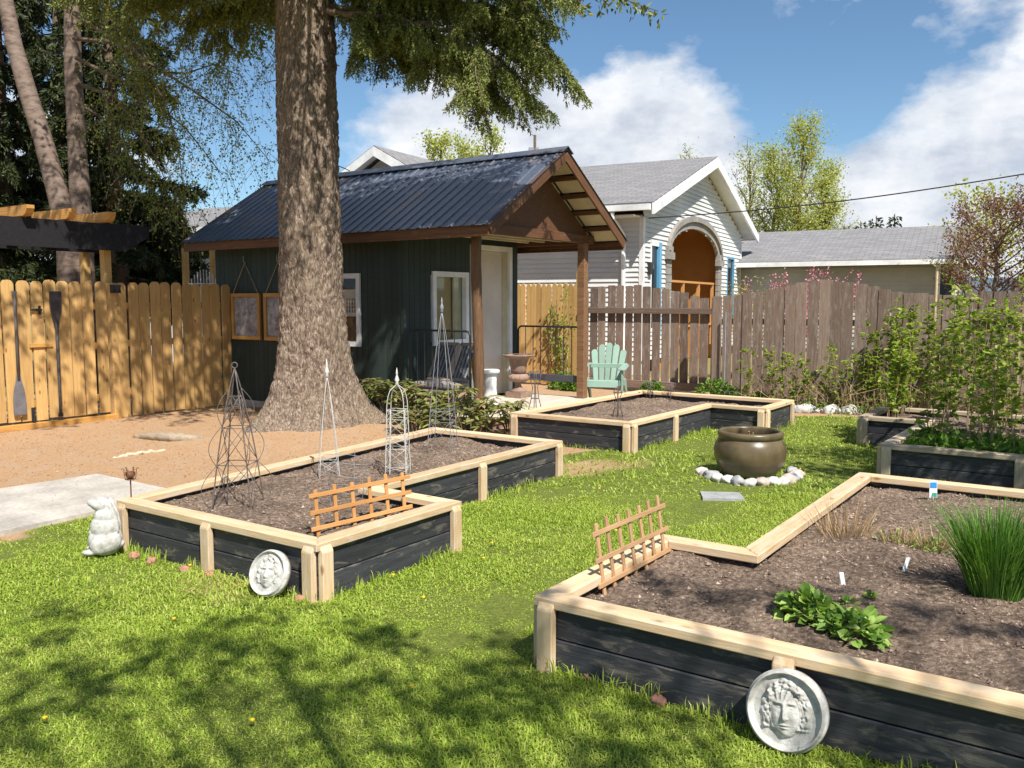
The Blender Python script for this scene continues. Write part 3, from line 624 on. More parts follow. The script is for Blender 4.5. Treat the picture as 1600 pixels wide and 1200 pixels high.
def fy(u): return onp(u, 560, (FX, 0), (FX, 1)).y
gate = thing('wooden_gate', 'orange cedar garden gate with two oars hung on its boards', 'gate', (FX, fy(80), 0))
YP = fy(178); pickets(gate, (FX, YP - .07 - .165 * 8), (FX, YP - .075), .168, .145, lambda s: 1.83, CEDAR, 'dog', .10)
g2 = thing('wooden_gate', 'orange cedar gate leaf beyond the latch, mostly out of view', 'gate', (FX, 3.9, 0))
pickets(g2, (FX, 3.2), (FX, YP - .085 - .165 * 8), .168, .145, lambda s: 1.83, CEDAR, 'dog', .10)
for par, ya, yb in ((gate, YP - .07 - 1.32, YP - .09), (g2, 3.2, YP - .10 - 1.32)):
    for z in (.30, .98, 1.50): plank('rail', (FX - .035, ya, z), (FX - .035, yb, z), .09, .038, CEDAR_X, par)
plank('batten', (FX + .022, fy(46), 1.02), (FX + .022, fy(82), 1.02), .05, .022, CEDAR_X, gate)
lt = onp(56, 484, (FX, 0), (FX, 1)); mb = MB(); mb.bar((FX + .03, lt.y - .08, lt.z), (FX + .03, lt.y + .06, lt.z), .02, .022); mb.bar((FX + .03, lt.y + .03, lt.z - .06), (FX + .03, lt.y + .03, lt.z + .05), .02, .03); mb.tube([(FX + .02, lt.y, lt.z), (FX + .075, lt.y, lt.z)], .014, 8); mb.build('latch', IRON, gate)
hg = onp(51, 648, (FX, 0), (FX, 1)); mb = MB(); mb.bar((FX + .022, hg.y, hg.z - .09), (FX + .022, hg.y, hg.z + .09), .04, .02, up=(1, 0, 0)); mb.tube([(FX + .045, hg.y, hg.z - .10), (FX + .045, hg.y, hg.z + .02)], .012, 8); mb.build('drop_bolt', IRON, gate)
plank('sill', (FX + .03, 3.2, .035), (FX + .03, YP, .035), .07, .09, CEDAR_X, gate)
lf = thing('wooden_fence', 'orange cedar board fence running from the gate post to the shed', 'fence', (FX, 7.4, 0))
pickets(lf, (FX, YP + .06), (FX, SY0 - .02), .166, .147, lambda s: 1.83, CEDAR, 'dog', .02)
for z in (.35, 1.0, 1.5): plank('rail', (FX - .035, YP + .05, z), (FX - .035, SY0, z), .09, .038, CEDAR_X, lf)
# pergola over the gate
pg = thing('pergola', 'black beamed pergola with orange rafter tails over the garden gate', 'pergola', (FX - .1, YP, 0))
plank('post', (FX, YP, 0), (FX, YP, 1.80), .10, .09, CEDAR, pg, up=(1, 0, 0)); plank('post', (FX - .10, YP + .0, 0), (FX - .10, YP, 2.36), .105, .10, CEDAR, pg, up=(1, 0, 0))
for dx in (.10, -.55):
    ye = fy(232); zb, zt = 2.22, 2.56; mb = MB()
    mb.prism([(FX + dx, 2.2, zb), (FX + dx, ye - .35, zb), (FX + dx, ye - .02, zt - .14), (FX + dx, ye, zt), (FX + dx, 2.2, zt)], (.045, 0, 0)); mb.build('beam', BLACKW, pg)
for u in (-60, 40, 105, 165):
    y = fy(u); mb = MB(); mb.prism([(FX + .26, y - .045, 2.60), (FX + .30, y - .045, 2.66), (FX + .30, y - .045, 2.70), (FX - .62, y - .045, 2.70), (FX - .62, y - .045, 2.575), (FX + .20, y - .045, 2.575)], (0, .09, 0)); mb.build('rafter', CEDAR_X, pg)
plank('post', (FX - .6, YP, 0), (FX - .6, YP, 2.22), .10, .10, CEDAR, pg, up=(1, 0, 0))
sl = thing('solar_light', 'small black solar lamp fixed on the gate post', 'lamp', (FX + .09, YP + .02, 1.68))
mb = MB(); mb.box(FX + .055, FX + .13, YP - .05, YP + .06, 1.67, 1.78); mb.build('housing', IRON, sl); MB().box(FX + .132, FX + .137, YP - .04, YP + .05, 1.69, 1.76).build('panel', GLASS_M, sl)
# back fence
BY, RYF = 13.8, 13.25
def bx(u, y): return onp(u, 520, (0, y), (1, y)).x
nf = thing('wooden_fence', 'new orange picket fence panel between shed and porch post', 'fence', (-8.8, BY, 0))
pickets(nf, (bx(800, BY) - .6, BY), (bx(904, BY), BY), .112, .104, lambda s: 1.90, CEDAR, 'dog', .03)
for z in (.4, 1.45): plank('rail', (bx(800, BY) - .6, BY + .035, z), (bx(904, BY), BY + .035, z), .09, .038, CEDAR_X, nf)
plank('post', (bx(901, BY) + .02, BY + .06, 0), (bx(901, BY) + .02, BY + .06, 2.10), .09, .09, CEDAR, nf, up=(1, 0, 0))
og = thing('wooden_fence', 'weathered brown fence panel with exposed rails behind the green chair', 'fence', (-6.9, BY, 0))
xa, xb = bx(906, BY) + .02, bx(1108, BY)
pickets(og, (xa, BY), (xb, BY), .172, .143, lambda s: 1.82 - 0.55 * max(0, s - .33) ** 2 - .9 * max(0, .33 - s) ** 2 + .02, OLDF, 'flat', .12)
for z, hh in ((1.40, .10), (.13, .13)): plank('rail', (xa, BY - .045, z), (xb + .1, BY - .045, z), hh, .05, OLDF_X, og)
plank('post', (xb + .09, BY + .05, 0), (xb + .09, BY + .05, 1.62), .11, .11, OLDF, og, up=(1, 0, 0))
of = thing('wooden_fence', 'weathered brown board fence with arched top behind the raspberry canes', 'fence', (-3.5, RYF, 0))
xa, xb = bx(1112, RYF), bx(1512, RYF)
pickets(of, (xa, RYF), (xb, RYF), .168, .152, lambda s: 1.64 + .23 * math.exp(-((s - .47) / .24) ** 2), OLDF, 'flat', .03, jit=.009)
for z in (.4, 1.25): plank('rail', (xa, RYF + .035, z), (xb, RYF + .035, z), .09, .038, OLDF_X, of)
for x in (xa + .02, xb - .02): plank('post', (x, RYF + .11, 0), (x, RYF + .11, 1.60), .10, .10, OLDF, of, up=(1, 0, 0))
oh = thing('wooden_fence', 'weathered brown fence panel with rails at the raspberry end', 'fence', (0, BY, 0))
xa = bx(1518, BY) - .1
pickets(oh, (xa, BY), (xa + 4, BY), .172, .143, lambda s: 1.70, OLDF, 'flat', .12)
for z, hh in ((1.36, .10), (.13, .13)): plank('rail', (xa, BY - .045, z), (xa + 4, BY - .045, z), hh, .05, OLDF_X, oh)

# ------------------------------------------------------------------ neighbouring houses
SIDING = rough_mat('pale_vinyl_siding', (0.60, 0.61, 0.60), (0.66, 0.67, 0.655), 3, 0.5, 0.0)
BEIGE = rough_mat('beige_siding', (0.40, 0.375, 0.325), (0.45, 0.42, 0.37), 3, 0.6, 0.0)
SOFFIT = rough_mat('white_soffit', (0.68, 0.69, 0.68), (0.76, 0.77, 0.76), 4, 0.5, 0.0)
SHING, nt, b = new_mat('grey_shingles', 0.9, 0.15); br = nd(nt, 'ShaderNodeTexBrick', {'Vector': coords(nt, rand=False), 'Color1': (0.19, 0.185, 0.19, 1), 'Color2': (0.25, 0.243, 0.243, 1), 'Mortar': (0.13, 0.13, 0.135, 1), 'Scale': 1.0, 'Mortar Size': 0.012, 'Brick Width': 0.32, 'Row Height': 0.14})
nt.links.new(mixc(nt, 1.0, br.outputs[0], ramp(nt, noise_n(nt, coords(nt, rand=False), 40, 5, .7), [(0.3, 0.75), (0.7, 1.25)]), 'MULTIPLY'), b.inputs['Base Color'])
STONEG = rough_mat('grey_stone_veneer', (0.22, 0.205, 0.185), (0.33, 0.31, 0.285), 9, 0.9, 0.5, 0.02)
ORANGE = rough_mat('orange_plywood', (0.46, 0.205, 0.055), (0.54, 0.26, 0.08), 2.5, 0.6, 0.0)
BLUEP = rough_mat('blue_trim_paint', (0.10, 0.29, 0.46), (0.13, 0.34, 0.52), 5, 0.5, 0.0)
def lpart(mb, name, mat, parent, root, smooth=False):
    me = mb.mesh(name, mat, smooth); bm = bmesh.new(); bm.from_mesh(me); bmesh.ops.recalc_face_normals(bm, faces=bm.faces); bm.to_mesh(me); bm.free()
    return link(name, me, parent, world_of(root))
def lap_siding(mb, org, ax, nrm, z0, z1, course, spans):
    o, a, nn = Vector(org), Vector(ax), Vector(nrm); z = z0
    while z < z1:
        zt = min(z + course, z1)
        for (s0, s1) in spans((z + zt) / 2):
            if s1 - s0 < .02: continue
            p = [o + a*s0 + UP*z + nn*.030, o + a*s1 + UP*z + nn*.030, o + a*s1 + UP*zt + nn*.002, o + a*s0 + UP*zt + nn*.002]
            mb.poly(p); mb.poly([o + a*s0 + UP*z + nn*.002, o + a*s1 + UP*z + nn*.002, p[1], p[0]])
        z = zt
def gable_roof(root, x0, x1, W, ez, rz_, th, name_mat, fascia_mat, along='x', oh=0.0):
    m = W / 2; d = Vector((0, m, rz_ - ez)); n = Vector((0, -(rz_ - ez), m)).normalized()
    for s in (0, 1):
        f = (lambda p: p) if s == 0 else (lambda p: Vector((p[0], W - p[1], p[2])))
        pts = [Vector((x0, 0, ez)), Vector((x0, m, rz_)), Vector((x0, m, rz_ - th)), Vector((x0, 0, ez - th))]
        q = MB().prism([f(p) for p in pts], (x1 - x0, 0, 0)); r = lpart(q, 'roof_slope', name_mat, root, root)
        bb = MB().prism([f(p) for p in (Vector((x1 - .03, -.02, ez - .03)), Vector((x1 - .03, m, rz_ - .03)), Vector((x1 - .03, m, rz_ - .27)), Vector((x1 - .03, -.02, ez - .25)))], (.055, 0, 0)); lpart(bb, 'rake_fascia', fascia_mat, r, root)
        so = MB().prism([f(p) for p in (Vector((x1 - .42, .02, ez - th - .004)), Vector((x1 - .42, m, rz_ - th - .004)), Vector((x1 - .42, m, rz_ - th - .02)), Vector((x1 - .42, .02, ez - th - .02)))], (.39, 0, 0)); lpart(so, 'soffit', SOFFIT, r, root)
        gt = MB(); y = -.06 if s == 0 else W + .06; gt.box(x0, x1 - .035, min(y, y - .1 if s == 0 else y + .1), max(y, y - .1 if s == 0 else y + .1) , ez - .17, ez - .05); lpart(gt, 'gutter', fascia_mat, r, root)
        bs = MB(); yy = (.0, .52) if s == 0 else (W - .52, W); bs.box(x0, x1 - .43, yy[0], yy[1], ez - .26, ez - .235); lpart(bs, 'eave_soffit', SOFFIT, r, root)
HRZ = YAW - R(27.5); e = cam2w(2.862, 18.0)
h1 = thing('neighbour_house', 'pale sided house with grey shingle roof and arched stone porch opening', 'house', (e.x, e.y, 0), HRZ)
HW, EZ, RZ, WX, FYW = 9.85, 3.57, 5.17, -.40, .5
hm = world_of(h1); hi = hm.inverted(); pA, pB = hm @ Vector((WX, 0, 0)), hm @ Vector((WX, 1, 0))
def hp(u, v): q = hi @ onp(u, v, pA, pB); return q.y, q.z
oy0, oy1 = hp(1046, 400)[0], hp(1120, 400)[0]; sp = hp(1046, 392)[1]; topz = hp(1083, 358)[1]; wz = hp(1022, 379)[1]
wl0, wl1 = hp(1015, 400)[0], hp(1030, 400)[0]; wr0, wr1 = hp(1135, 420)[0], hp(1146, 420)[0]; oyc = (oy0 + oy1) / 2; ohw = (oy1 - oy0) / 2
def arch_half(z, hw, spr, top): return hw if z < spr else (hw * math.sqrt(max(0, 1 - ((z - spr) / (top - spr)) ** 2)) if z < top else 0)
def spans(z):
    lo, hi_ = FYW, HW - FYW; lim = (z - (EZ - .2)) / (RZ - EZ) * (HW / 2)
    lo, hi_ = max(lo, lim + .05), min(hi_, HW - lim - .05); cuts = []
    a = arch_half(z, ohw, sp, topz)
    if a: cuts.append((oyc - a, oyc + a))
    if .9 < z < wz: cuts += [(wl0, wl1), (wr0, wr1)]
    out, c = [], lo
    for s, e2 in sorted(cuts): out.append((c, s)); c = e2
    out.append((c, hi_)); return out
mb = MB(); lap_siding(mb, (WX, 0, 0), (0, 1, 0), (1, 0, 0), .3, RZ - .25, .105, spans); s_ = lpart(mb, 'gable_siding', SIDING, h1, h1); s_['kind'] = 'stuff'
mb = MB(); lap_siding(mb, (0, FYW, 0), (1, 0, 0), (0, -1, 0), .3, EZ - .2, .105, lambda z: [(-13, WX)]); s_ = lpart(mb, 'wall_siding', SIDING, h1, h1); s_['kind'] = 'stuff'
mb = MB(); mb.box(WX - .06, WX + .03, FYW - .03, FYW + .09, .3, EZ - .26); lpart(mb, 'corner_trim', WHITE, h1, h1)
mb = MB(); mb.box(WX - .06, WX + .03, HW - FYW - .09, HW - FYW + .03, .3, EZ - .26); lpart(mb, 'corner_trim', WHITE, h1, h1)
mb = MB(); mb.box(-13, WX - .012, FYW + .012, FYW + .1, 0, EZ - .24); mb.box(-13, WX - .1, HW - FYW - .1, HW - FYW, 0, EZ - .24); mb.box(-13, -12.9, FYW, HW - FYW, 0, EZ); lpart(mb, 'wall', SIDING, h1, h1)
gable_roof(h1, -13.5, 0, HW, EZ, RZ, .12, SHING, WHITE)
mb = MB(); dn = [(WX - .45, -.1, EZ - .16), (WX - .45, -.1, EZ - .3), (WX - .40, FYW - .06, EZ - .62), (WX - .40, FYW - .06, .3)]; mb.tube([Vector(p) for p in dn], .05, 8); lpart(mb, 'downspout', WHITE, h1, h1)
# arched porch: stone piers and arch band, orange lined recess, rail
px = .16
for (ya, yb) in ((oy0 - px * 2.2, oy0 + .02), (oy1 - .02, oy1 + px * 2.2)):
    mb = MB(); z = .3
    while z < sp - .2: hgt = .17; mb.box(WX - .02, WX + .05 + rnd.uniform(0, .012), ya + rnd.uniform(0, .02), yb, z, z + hgt - .012); z += hgt
    pr = lpart(mb, 'stone_pier', STONEG, h1, h1)
    mb = MB(); mb.box(WX - .02, WX + .12, ya - .06, yb + .03, sp - .2, sp - .04); mb.box(WX - .02, WX + .09, ya - .02, yb, sp - .04, sp + .1); lpart(mb, 'capital', STONEG, pr, h1)
def arch_band(r0, r1, xo, name):
    mb = MB(); K = 28
    P0 = [(oyc - math.cos(math.pi * k / K) * (ohw + r0), sp + math.sin(math.pi * k / K) * (topz - sp + r0)) for k in range(K + 1)]
    P1 = [(oyc - math.cos(math.pi * k / K) * (ohw + r1), sp + math.sin(math.pi * k / K) * (topz - sp + r1)) for k in range(K + 1)]
    for k in range(K): mb.prism([(WX - .04, *P0[k]), (WX - .04, *P0[k+1]), (WX - .04, *P1[k+1]), (WX - .04, *P1[k])], (xo + .04, 0, 0))
    lpart(mb, name, STONEG, h1, h1)
arch_band(0.0, .17, .05, 'arch_band'); arch_band(.17, .30, .11, 'arch_hood')
D = 1.5; mb = MB()
mb.box(WX - D - .04, WX - D, oy0 - .4, oy1 + .4, 0, topz + .3); lpart(mb, 'porch_back_wall', ORANGE, h1, h1)
for ya in (oy1 + .35, oy0 - .40): lpart(MB().box(WX - D, WX - .05, ya, ya + .05, 0, topz + .3), 'porch_side_wall', ORANGE, h1, h1)
mb = MB(); mb.box(WX - D, WX - .02, oy0 - .6, oy1 + .6, topz + .30, topz + .34); lpart(mb, 'porch_ceiling', ORANGE, h1, h1)
q = hp(1098, 382); mb = MB(); mb.box(WX - D, WX - D + .25, q[0] + .1, q[0] + 1.0, q[1] - .25, q[1] + .55); lpart(mb, 'wall_speaker', IRON, h1, h1)
zr = hp(1080, 442)[1]; mb = MB(); mb.bar((WX - .1, oy0, zr + .02), (WX - .1, oy1, zr + .02), .09, .05); mb.bar((WX - .1, oy0, .95), (WX - .1, oy1, .95), .06, .05)
for k in range(4): y = oy0 + .05 + (oy1 - oy0 - .1) * k / 3; mb.bar((WX - .1, y, .4), (WX - .1, y, zr), .07, .07)
rl = lpart(mb, 'porch_rail', SLAT, h1, h1)
mb = MB(); mb.box(WX - .6, WX - .25, oy0 + .1, oy0 + .8, .4, zr - .12); mb.box(WX - .8, WX - .5, oy0 + 1.5, oy0 + 2.1, .4, zr - .2); lpart(mb, 'porch_box', WHITE, h1, h1)
for (ya, yb) in ((wl0, wl1), (wr0, wr1)):
    wn = window(h1, hm @ Vector((WX, ya, 0)), hm.to_3x3() @ Vector((0, 1, 0)), hm.to_3x3() @ Vector((1, 0, 0)), yb - ya, .9, wz, .075, WHITE if ya == wl0 else BLUEP, GLASS_M, .03)
    if ya == wl0: mb = MB(); mb.box(WX - .02, WX + .045, yb - .10, yb + .06, .85, wz + .02); lpart(mb, 'blue_casing', BLUEP, wn, h1)
q = hp(1012, 420); mb = MB(); mb.box(WX + .016, WX + .09, q[0] - .08, q[0] + .08, q[1] - .12, q[1] + .14); lpart(mb, 'wall_lantern', IRON, h1, h1)
# cross gable of the same house further along
pk = cam2w(-3.55, 23.0); h3 = thing('neighbour_house', 'distant white trimmed gable with grey shingles rising behind the shed roof', 'house', (pk.x, pk.y, 0), HRZ - R(90))
# local +x of this frame points at the viewer along the ridge
Wg, rz3 = 6.4, 5.55; ez3 = rz3 - 3.2 * .56; h3.location = Vector((pk.x, pk.y, 0)) - (Matrix.Rotation(HRZ - R(90), 3, 'Z') @ Vector((0, Wg / 2, 0)))
gable_roof(h3, -7, 0, Wg, ez3, rz3, .12, SHING, WHITE)
mb = MB(); mb.prism([(-.42, .4, 0), (-.42, Wg - .4, 0), (-.42, Wg - .4, ez3 - .1), (-.42, Wg / 2, rz3 - .26), (-.42, .4, ez3 - .1)], (-6.2, 0, 0)); lpart(mb, 'wall', BEIGE, h3, h3)
# low house to the right
e2 = cam2w(6.67, 26.0); h2 = thing('neighbour_house', 'low beige house with long grey shingle roof beyond the arched fence', 'house', (e2.x, e2.y, 0), HRZ)
mb = MB(); sl_, dd = 6.0, 4.0
mb.prism([(-6, 0, 2.70), (-6, dd, 3.86), (-6, dd, 3.74), (-6, 0, 2.60)], (12.0, 0, 0)); r2 = lpart(mb, 'roof_slope', SHING, h2, h2)
mb = MB(); mb.prism([(-6, dd, 3.86), (-6, 2 * dd, 2.70), (-6, 2 * dd, 2.60), (-6, dd, 3.74)], (12.0, 0, 0)); lpart(mb, 'roof_slope', SHING, h2, h2)
mb = MB(); mb.box(-6, 6.0, -.12, -.01, 2.55, 2.68); lpart(mb, 'gutter', WHITE, r2, h2)
mb = MB(); lap_siding(mb, (0, .5, 0), (1, 0, 0), (0, -1, 0), .2, 2.55, .12, lambda z: [(-5.8, 5.2)]); s_ = lpart(mb, 'wall_siding', BEIGE, h2, h2); s_['kind'] = 'stuff'
mb = MB(); mb.box(-5.8, 5.75, .52, 2 * dd - .5, 0, 2.56); lpart(mb, 'wall', BEIGE, h2, h2)
for xx in (5.2, 5.62): MB; mb = MB(); mb.box(xx, xx + .12, .44, .54, .2, 2.55); lpart(mb, 'white_casing', WHITE, h2, h2)
mb = MB(); mb.box(5.32, 5.62, .49, .518, .8, 2.4); lpart(mb, 'pane', GLASS_M, h2, h2)
mb = MB(); mb.prism([(5.76, .5, 2.5), (5.76, dd, 3.7), (5.76, 2 * dd - .5, 2.5)], (.04, 0, 0)); lpart(mb, 'gable_wall', BEIGE, h2, h2)
# glimpse of a house beyond the left fence
e4 = dp(270, 366, 22); h4 = thing('neighbour_house', 'sliver of a grey roofed house with white gutter left of the shed', 'house', (e4.x, e4.y, 0), HRZ)
mb = MB(); mb.prism([(-2.2, 0, e4.z + .12), (-2.2, 3, e4.z + 1.0), (-2.2, 3, e4.z + .9), (-2.2, 0, e4.z)], (7, 0, 0)); r4 = lpart(mb, 'roof_slope', SHING, h4, h4)
mb = MB(); mb.box(-2.2, 4.8, -.12, -.01, e4.z, e4.z + .13); lpart(mb, 'gutter', WHITE, r4, h4)
mb = MB(); mb.box(-1.9, 4.6, .5, 3, 0, e4.z); lpart(mb, 'wall', SIDING, h4, h4)
# ------------------------------------------------------------------ trees and plants
BARK, nt, b = new_mat('spruce_bark', 0.9, 0.15); v = coords(nt, (1, 1, 0.30), False); f = noise_n(nt, v, 34, 10, 0.72, 1.2); l = noise_n(nt, coords(nt, rand=False), 2.2, 5, 0.6)
fl = nd(nt, 'ShaderNodeTexVoronoi', {'Vector': nd(nt, 'ShaderNodeVectorMath', {0: v, 1: nd(nt, 'ShaderNodeVectorMath', {0: nd(nt, 'ShaderNodeTexNoise', {'Vector': v, 'Scale': 9.0}).outputs['Color'], 1: (.22, .22, .22)}, operation='MULTIPLY').outputs[0]}, operation='ADD').outputs[0], 'Scale': 15.0}, feature='DISTANCE_TO_EDGE').outputs['Distance']
c = ramp(nt, f, [(0.36, (0.085, 0.056, 0.040)), (0.5, (0.25, 0.182, 0.135)), (0.64, (0.45, 0.375, 0.30))])
c = mixc(nt, ramp(nt, l, [(0.45, 0), (0.7, 0.5)]), c, (0.30, 0.235, 0.155)); c = mixc(nt, ramp(nt, fl, [(0.0, 0.6), (0.08, 0)]), c, (0.05, 0.034, 0.026))
nt.links.new(c, b.inputs['Base Color']); bump(nt, b, mth(nt, 'ADD', f, mth(nt, 'MULTIPLY', fl, 1.2)), 0.9, 0.03)
BARK2 = rough_mat('brown_twig_bark', (0.10, 0.07, 0.05), (0.20, 0.15, 0.11), 30, 0.9, 0.4)
BIRCHB, nt, b = new_mat('birch_bark', 0.7, 0.2); v = coords(nt, (1, 1, 3.0), False); g = noise_n(nt, v, 5.5, 8, 0.7); nt.links.new(ramp(nt, g, [(0.36, (0.08, 0.055, 0.045)), (0.46, (0.16, 0.115, 0.09)), (0.68, (0.25, 0.19, 0.155))]), b.inputs['Base Color'])
SPRUCE = leafm('spruce_needles', [(0, (0.050, 0.070, 0.018)), (0.35, (0.115, 0.150, 0.034)), (0.7, (0.23, 0.25, 0.06)), (1, (0.32, 0.29, 0.09))], trans=0.12, rough=0.55, clump=0.3)
CEDARN = leafm('cedar_fronds', [(0, (0.016, 0.026, 0.010)), (0.5, (0.034, 0.048, 0.016)), (1, (0.075, 0.085, 0.026))], trans=0.12, clump=0.3)
BIRCHL = leafm('young_birch_leaves', [(0, (0.10, 0.14, 0.025)), (0.5, (0.19, 0.24, 0.04)), (1, (0.33, 0.36, 0.08))], trans=0.4)
POPL = leafm('new_poplar_leaves', [(0, (0.24, 0.30, 0.06)), (0.5, (0.38, 0.43, 0.10)), (1, (0.52, 0.50, 0.19))], trans=0.4)
PURPL = leafm('bronze_leaves', [(0, (0.11, 0.045, 0.040)), (0.6, (0.20, 0.095, 0.07)), (1, (0.30, 0.20, 0.10))], trans=0.3)
OLIVE = leafm('shade_tree_leaves', [(0, (0.05, 0.08, 0.02)), (1, (0.11, 0.15, 0.04))], trans=0.25)
RASP = leafm('raspberry_leaves', [(0, (0.09, 0.15, 0.02)), (0.4, (0.20, 0.29, 0.035)), (0.75, (0.32, 0.40, 0.06)), (1, (0.44, 0.46, 0.12))], trans=0.4, clump=0.2)
CANE = rough_mat('raspberry_cane', (0.24, 0.16, 0.085), (0.42, 0.31, 0.19), 40, 0.8, 0.2)
STEMG = rough_mat('green_stem', (0.10, 0.14, 0.04), (0.18, 0.20, 0.07), 30, 0.7, 0.1)
LUSH = leafm('lush_green_leaves', [(0, (0.055, 0.13, 0.018)), (0.5, (0.11, 0.225, 0.028)), (1, (0.22, 0.34, 0.05))], trans=0.35)
MINTM = leafm('bright_herb_leaves', [(0, (0.085, 0.175, 0.035)), (0.45, (0.19, 0.32, 0.055)), (1, (0.36, 0.47, 0.12))], trans=0.3)
BUSHL = leafm('bronze_green_leaves', [(0, (0.08, 0.10, 0.03)), (0.35, (0.19, 0.22, 0.06)), (0.65, (0.32, 0.33, 0.11)), (0.84, (0.26, 0.15, 0.10)), (1, (0.42, 0.27, 0.19))], trans=0.3)
CHIVE = leafm('chive_blades', [(0, (0.045, 0.12, 0.018)), (0.5, (0.085, 0.20, 0.028)), (1, (0.17, 0.31, 0.05))], trans=0.3)
DRY = leafm('dry_stems', [(0, (0.22, 0.13, 0.06)), (0.6, (0.42, 0.28, 0.14)), (1, (0.60, 0.46, 0.27))], trans=0.1)
PINKB = leafm('pink_blossom', [(0, (0.42, 0.10, 0.22)), (0.6, (0.62, 0.24, 0.36)), (1, (0.72, 0.46, 0.52))], trans=0.3)

def bend_path(p, d, L, n, droop, lift=0.0, wob=0.0):
    """a limb path that sags under its weight"""
    p, d = Vector(p), Vector(d).normalized(); out = [p.copy()]; st = L / n
    for i in range(n):
        t = (i + 1) / n; d = (d + Vector((rnd.gauss(0, wob), rnd.gauss(0, wob), -droop * (1 - t) / n * 3 + lift * t / n * 3))).normalized(); p = p + d * st; out.append(p.copy())
    return out
def conifer_fronds(limbs, step, lat_len, nl, nw, per, hang):
    """limbs: polylines; short hanging side shoots covered in needles"""
    B, D, Ls = [], [], []
    for pts, scale in limbs:
        m = len(pts)
        for k in range(m - 1):
            a, c = pts[k], pts[k + 1]; ax = (c - a).normalized(); side = ax.cross(UP)
            side = side.normalized() if side.length > 1e-3 else Vector((1, 0, 0)); cnt = max(1, int((c - a).length / step))
            for j in range(cnt):
                t = (k + (j + rnd.random()) / cnt) / (m - 1)
                if t < 0.12: continue
                taper = min(1.0, (t - .05) * 3.0) * (1.0 - 0.72 * max(0, t - .45) / .55)
                for s in (-1, 1):
                    if rnd.random() < .15: continue
                    B.append(a.lerp(c, (j + rnd.random()) / cnt)); D.append(side * s * rnd.uniform(.5, 1.0) + ax * rnd.uniform(.35, .9) + UP * rnd.uniform(-.35, .15)); Ls.append(lat_len * scale * taper * rnd.uniform(.45, 1.15))
    B, D, Ls = np.array(B), np.array(D), np.array(Ls); D /= np.linalg.norm(D, axis=1, keepdims=True); n = len(B)
    cn = np.maximum(2, (Ls * per).astype(int)); ix = np.repeat(np.arange(n), cn); N = len(ix); t = rng.random(N) ** 0.85
    L = Ls[ix][:, None]; tt = t[:, None]; P = B[ix] + D[ix] * L * (tt - 0.28 * tt ** 2) + np.array([0, 0, -1]) * hang * L * tt ** 1.7
    ax = D[ix] * (1 - 0.56 * tt) + np.array([0, 0, -1]) * hang * 1.7 * tt ** .7
    ax /= np.linalg.norm(ax, axis=1, keepdims=True); q = ax * 0.75 + rng.normal(0, .5, (N, 3))
    return leafset(P, q, rdir(N), nl * rng.uniform(.6, 1.3, N), nw * rng.uniform(.7, 1.3, N), 0.1)
# ---- the big spruce
sp_t = thing('spruce_tree', 'huge spruce with broad flared grey brown trunk beside the shed', 'tree', TREE)
V = []; NA = 180; zs = np.concatenate([np.linspace(-.12, .8, 70), np.linspace(.815, 5.6, 230), np.linspace(5.8, 17, 24)])
fl_ph = [rnd.uniform(0, 6.28) for _ in range(7)]
for z in zs:
    base = float(np.interp(z, [-.2, .5, 2.0, 3.7, 6, 17], [.40, .375, .348, .332, .30, .03])); flare = .46 * math.exp(-max(z, -.1) / .40)
    for k in range(NA):
        an = 2 * math.pi * k / NA; lob = .5 * math.sin(3 * an + fl_ph[0]) + .38 * math.sin(5 * an + fl_ph[1]) + .22 * math.sin(8 * an + fl_ph[2])
        r = base + flare * (1 + .50 * lob) + .010 * lob
        c, s = math.cos(an), math.sin(an)
        if z < 5.7:
            q = Vector((c * 7.5, s * 7.5, z * 5.2)); vd = noise.voronoi(Vector((c * 6.2 + .25 * noise.noise(q), s * 6.2 + .25 * noise.noise(q * 1.3), z * 6.5)))[0]; r += .020 * min(1, (vd[1] - vd[0]) * 3.2) + .018 * noise.noise(q * .5) + .010 * noise.noise(q * 2.3 + Vector((0, 0, 9))) + .009 * noise.noise(Vector((c * 30, s * 30, z * 14)))
        V.append((TREE.x + r * c, TREE.y + r * s, z))
nr = len(zs); ii = np.arange(nr * NA).reshape(nr, NA); jj = np.roll(ii, -1, 1)
T = np.stack([ii[:-1], jj[:-1], jj[1:], ii[1:]], -1).reshape(-1, 4)
link('trunk', np_mesh('trunk', V, T, BARK, True), sp_t)
limbs_near, limbs_far, mb = [], [], MB()
def limb(z, az, L, droop, lift, near, sc_=1.0, rise=.0):
    d = Vector((math.cos(az), math.sin(az), rise)); p = TREE + d * .28; p.z = z
    pts = bend_path(p, d, L, 14, droop, lift, .035); mb.tube(pts, [max(.006, .045 * (L / 4) * (1 - i / 15)) for i in range(15)], 6)
    (limbs_near if near else limbs_far).append((pts, sc_))
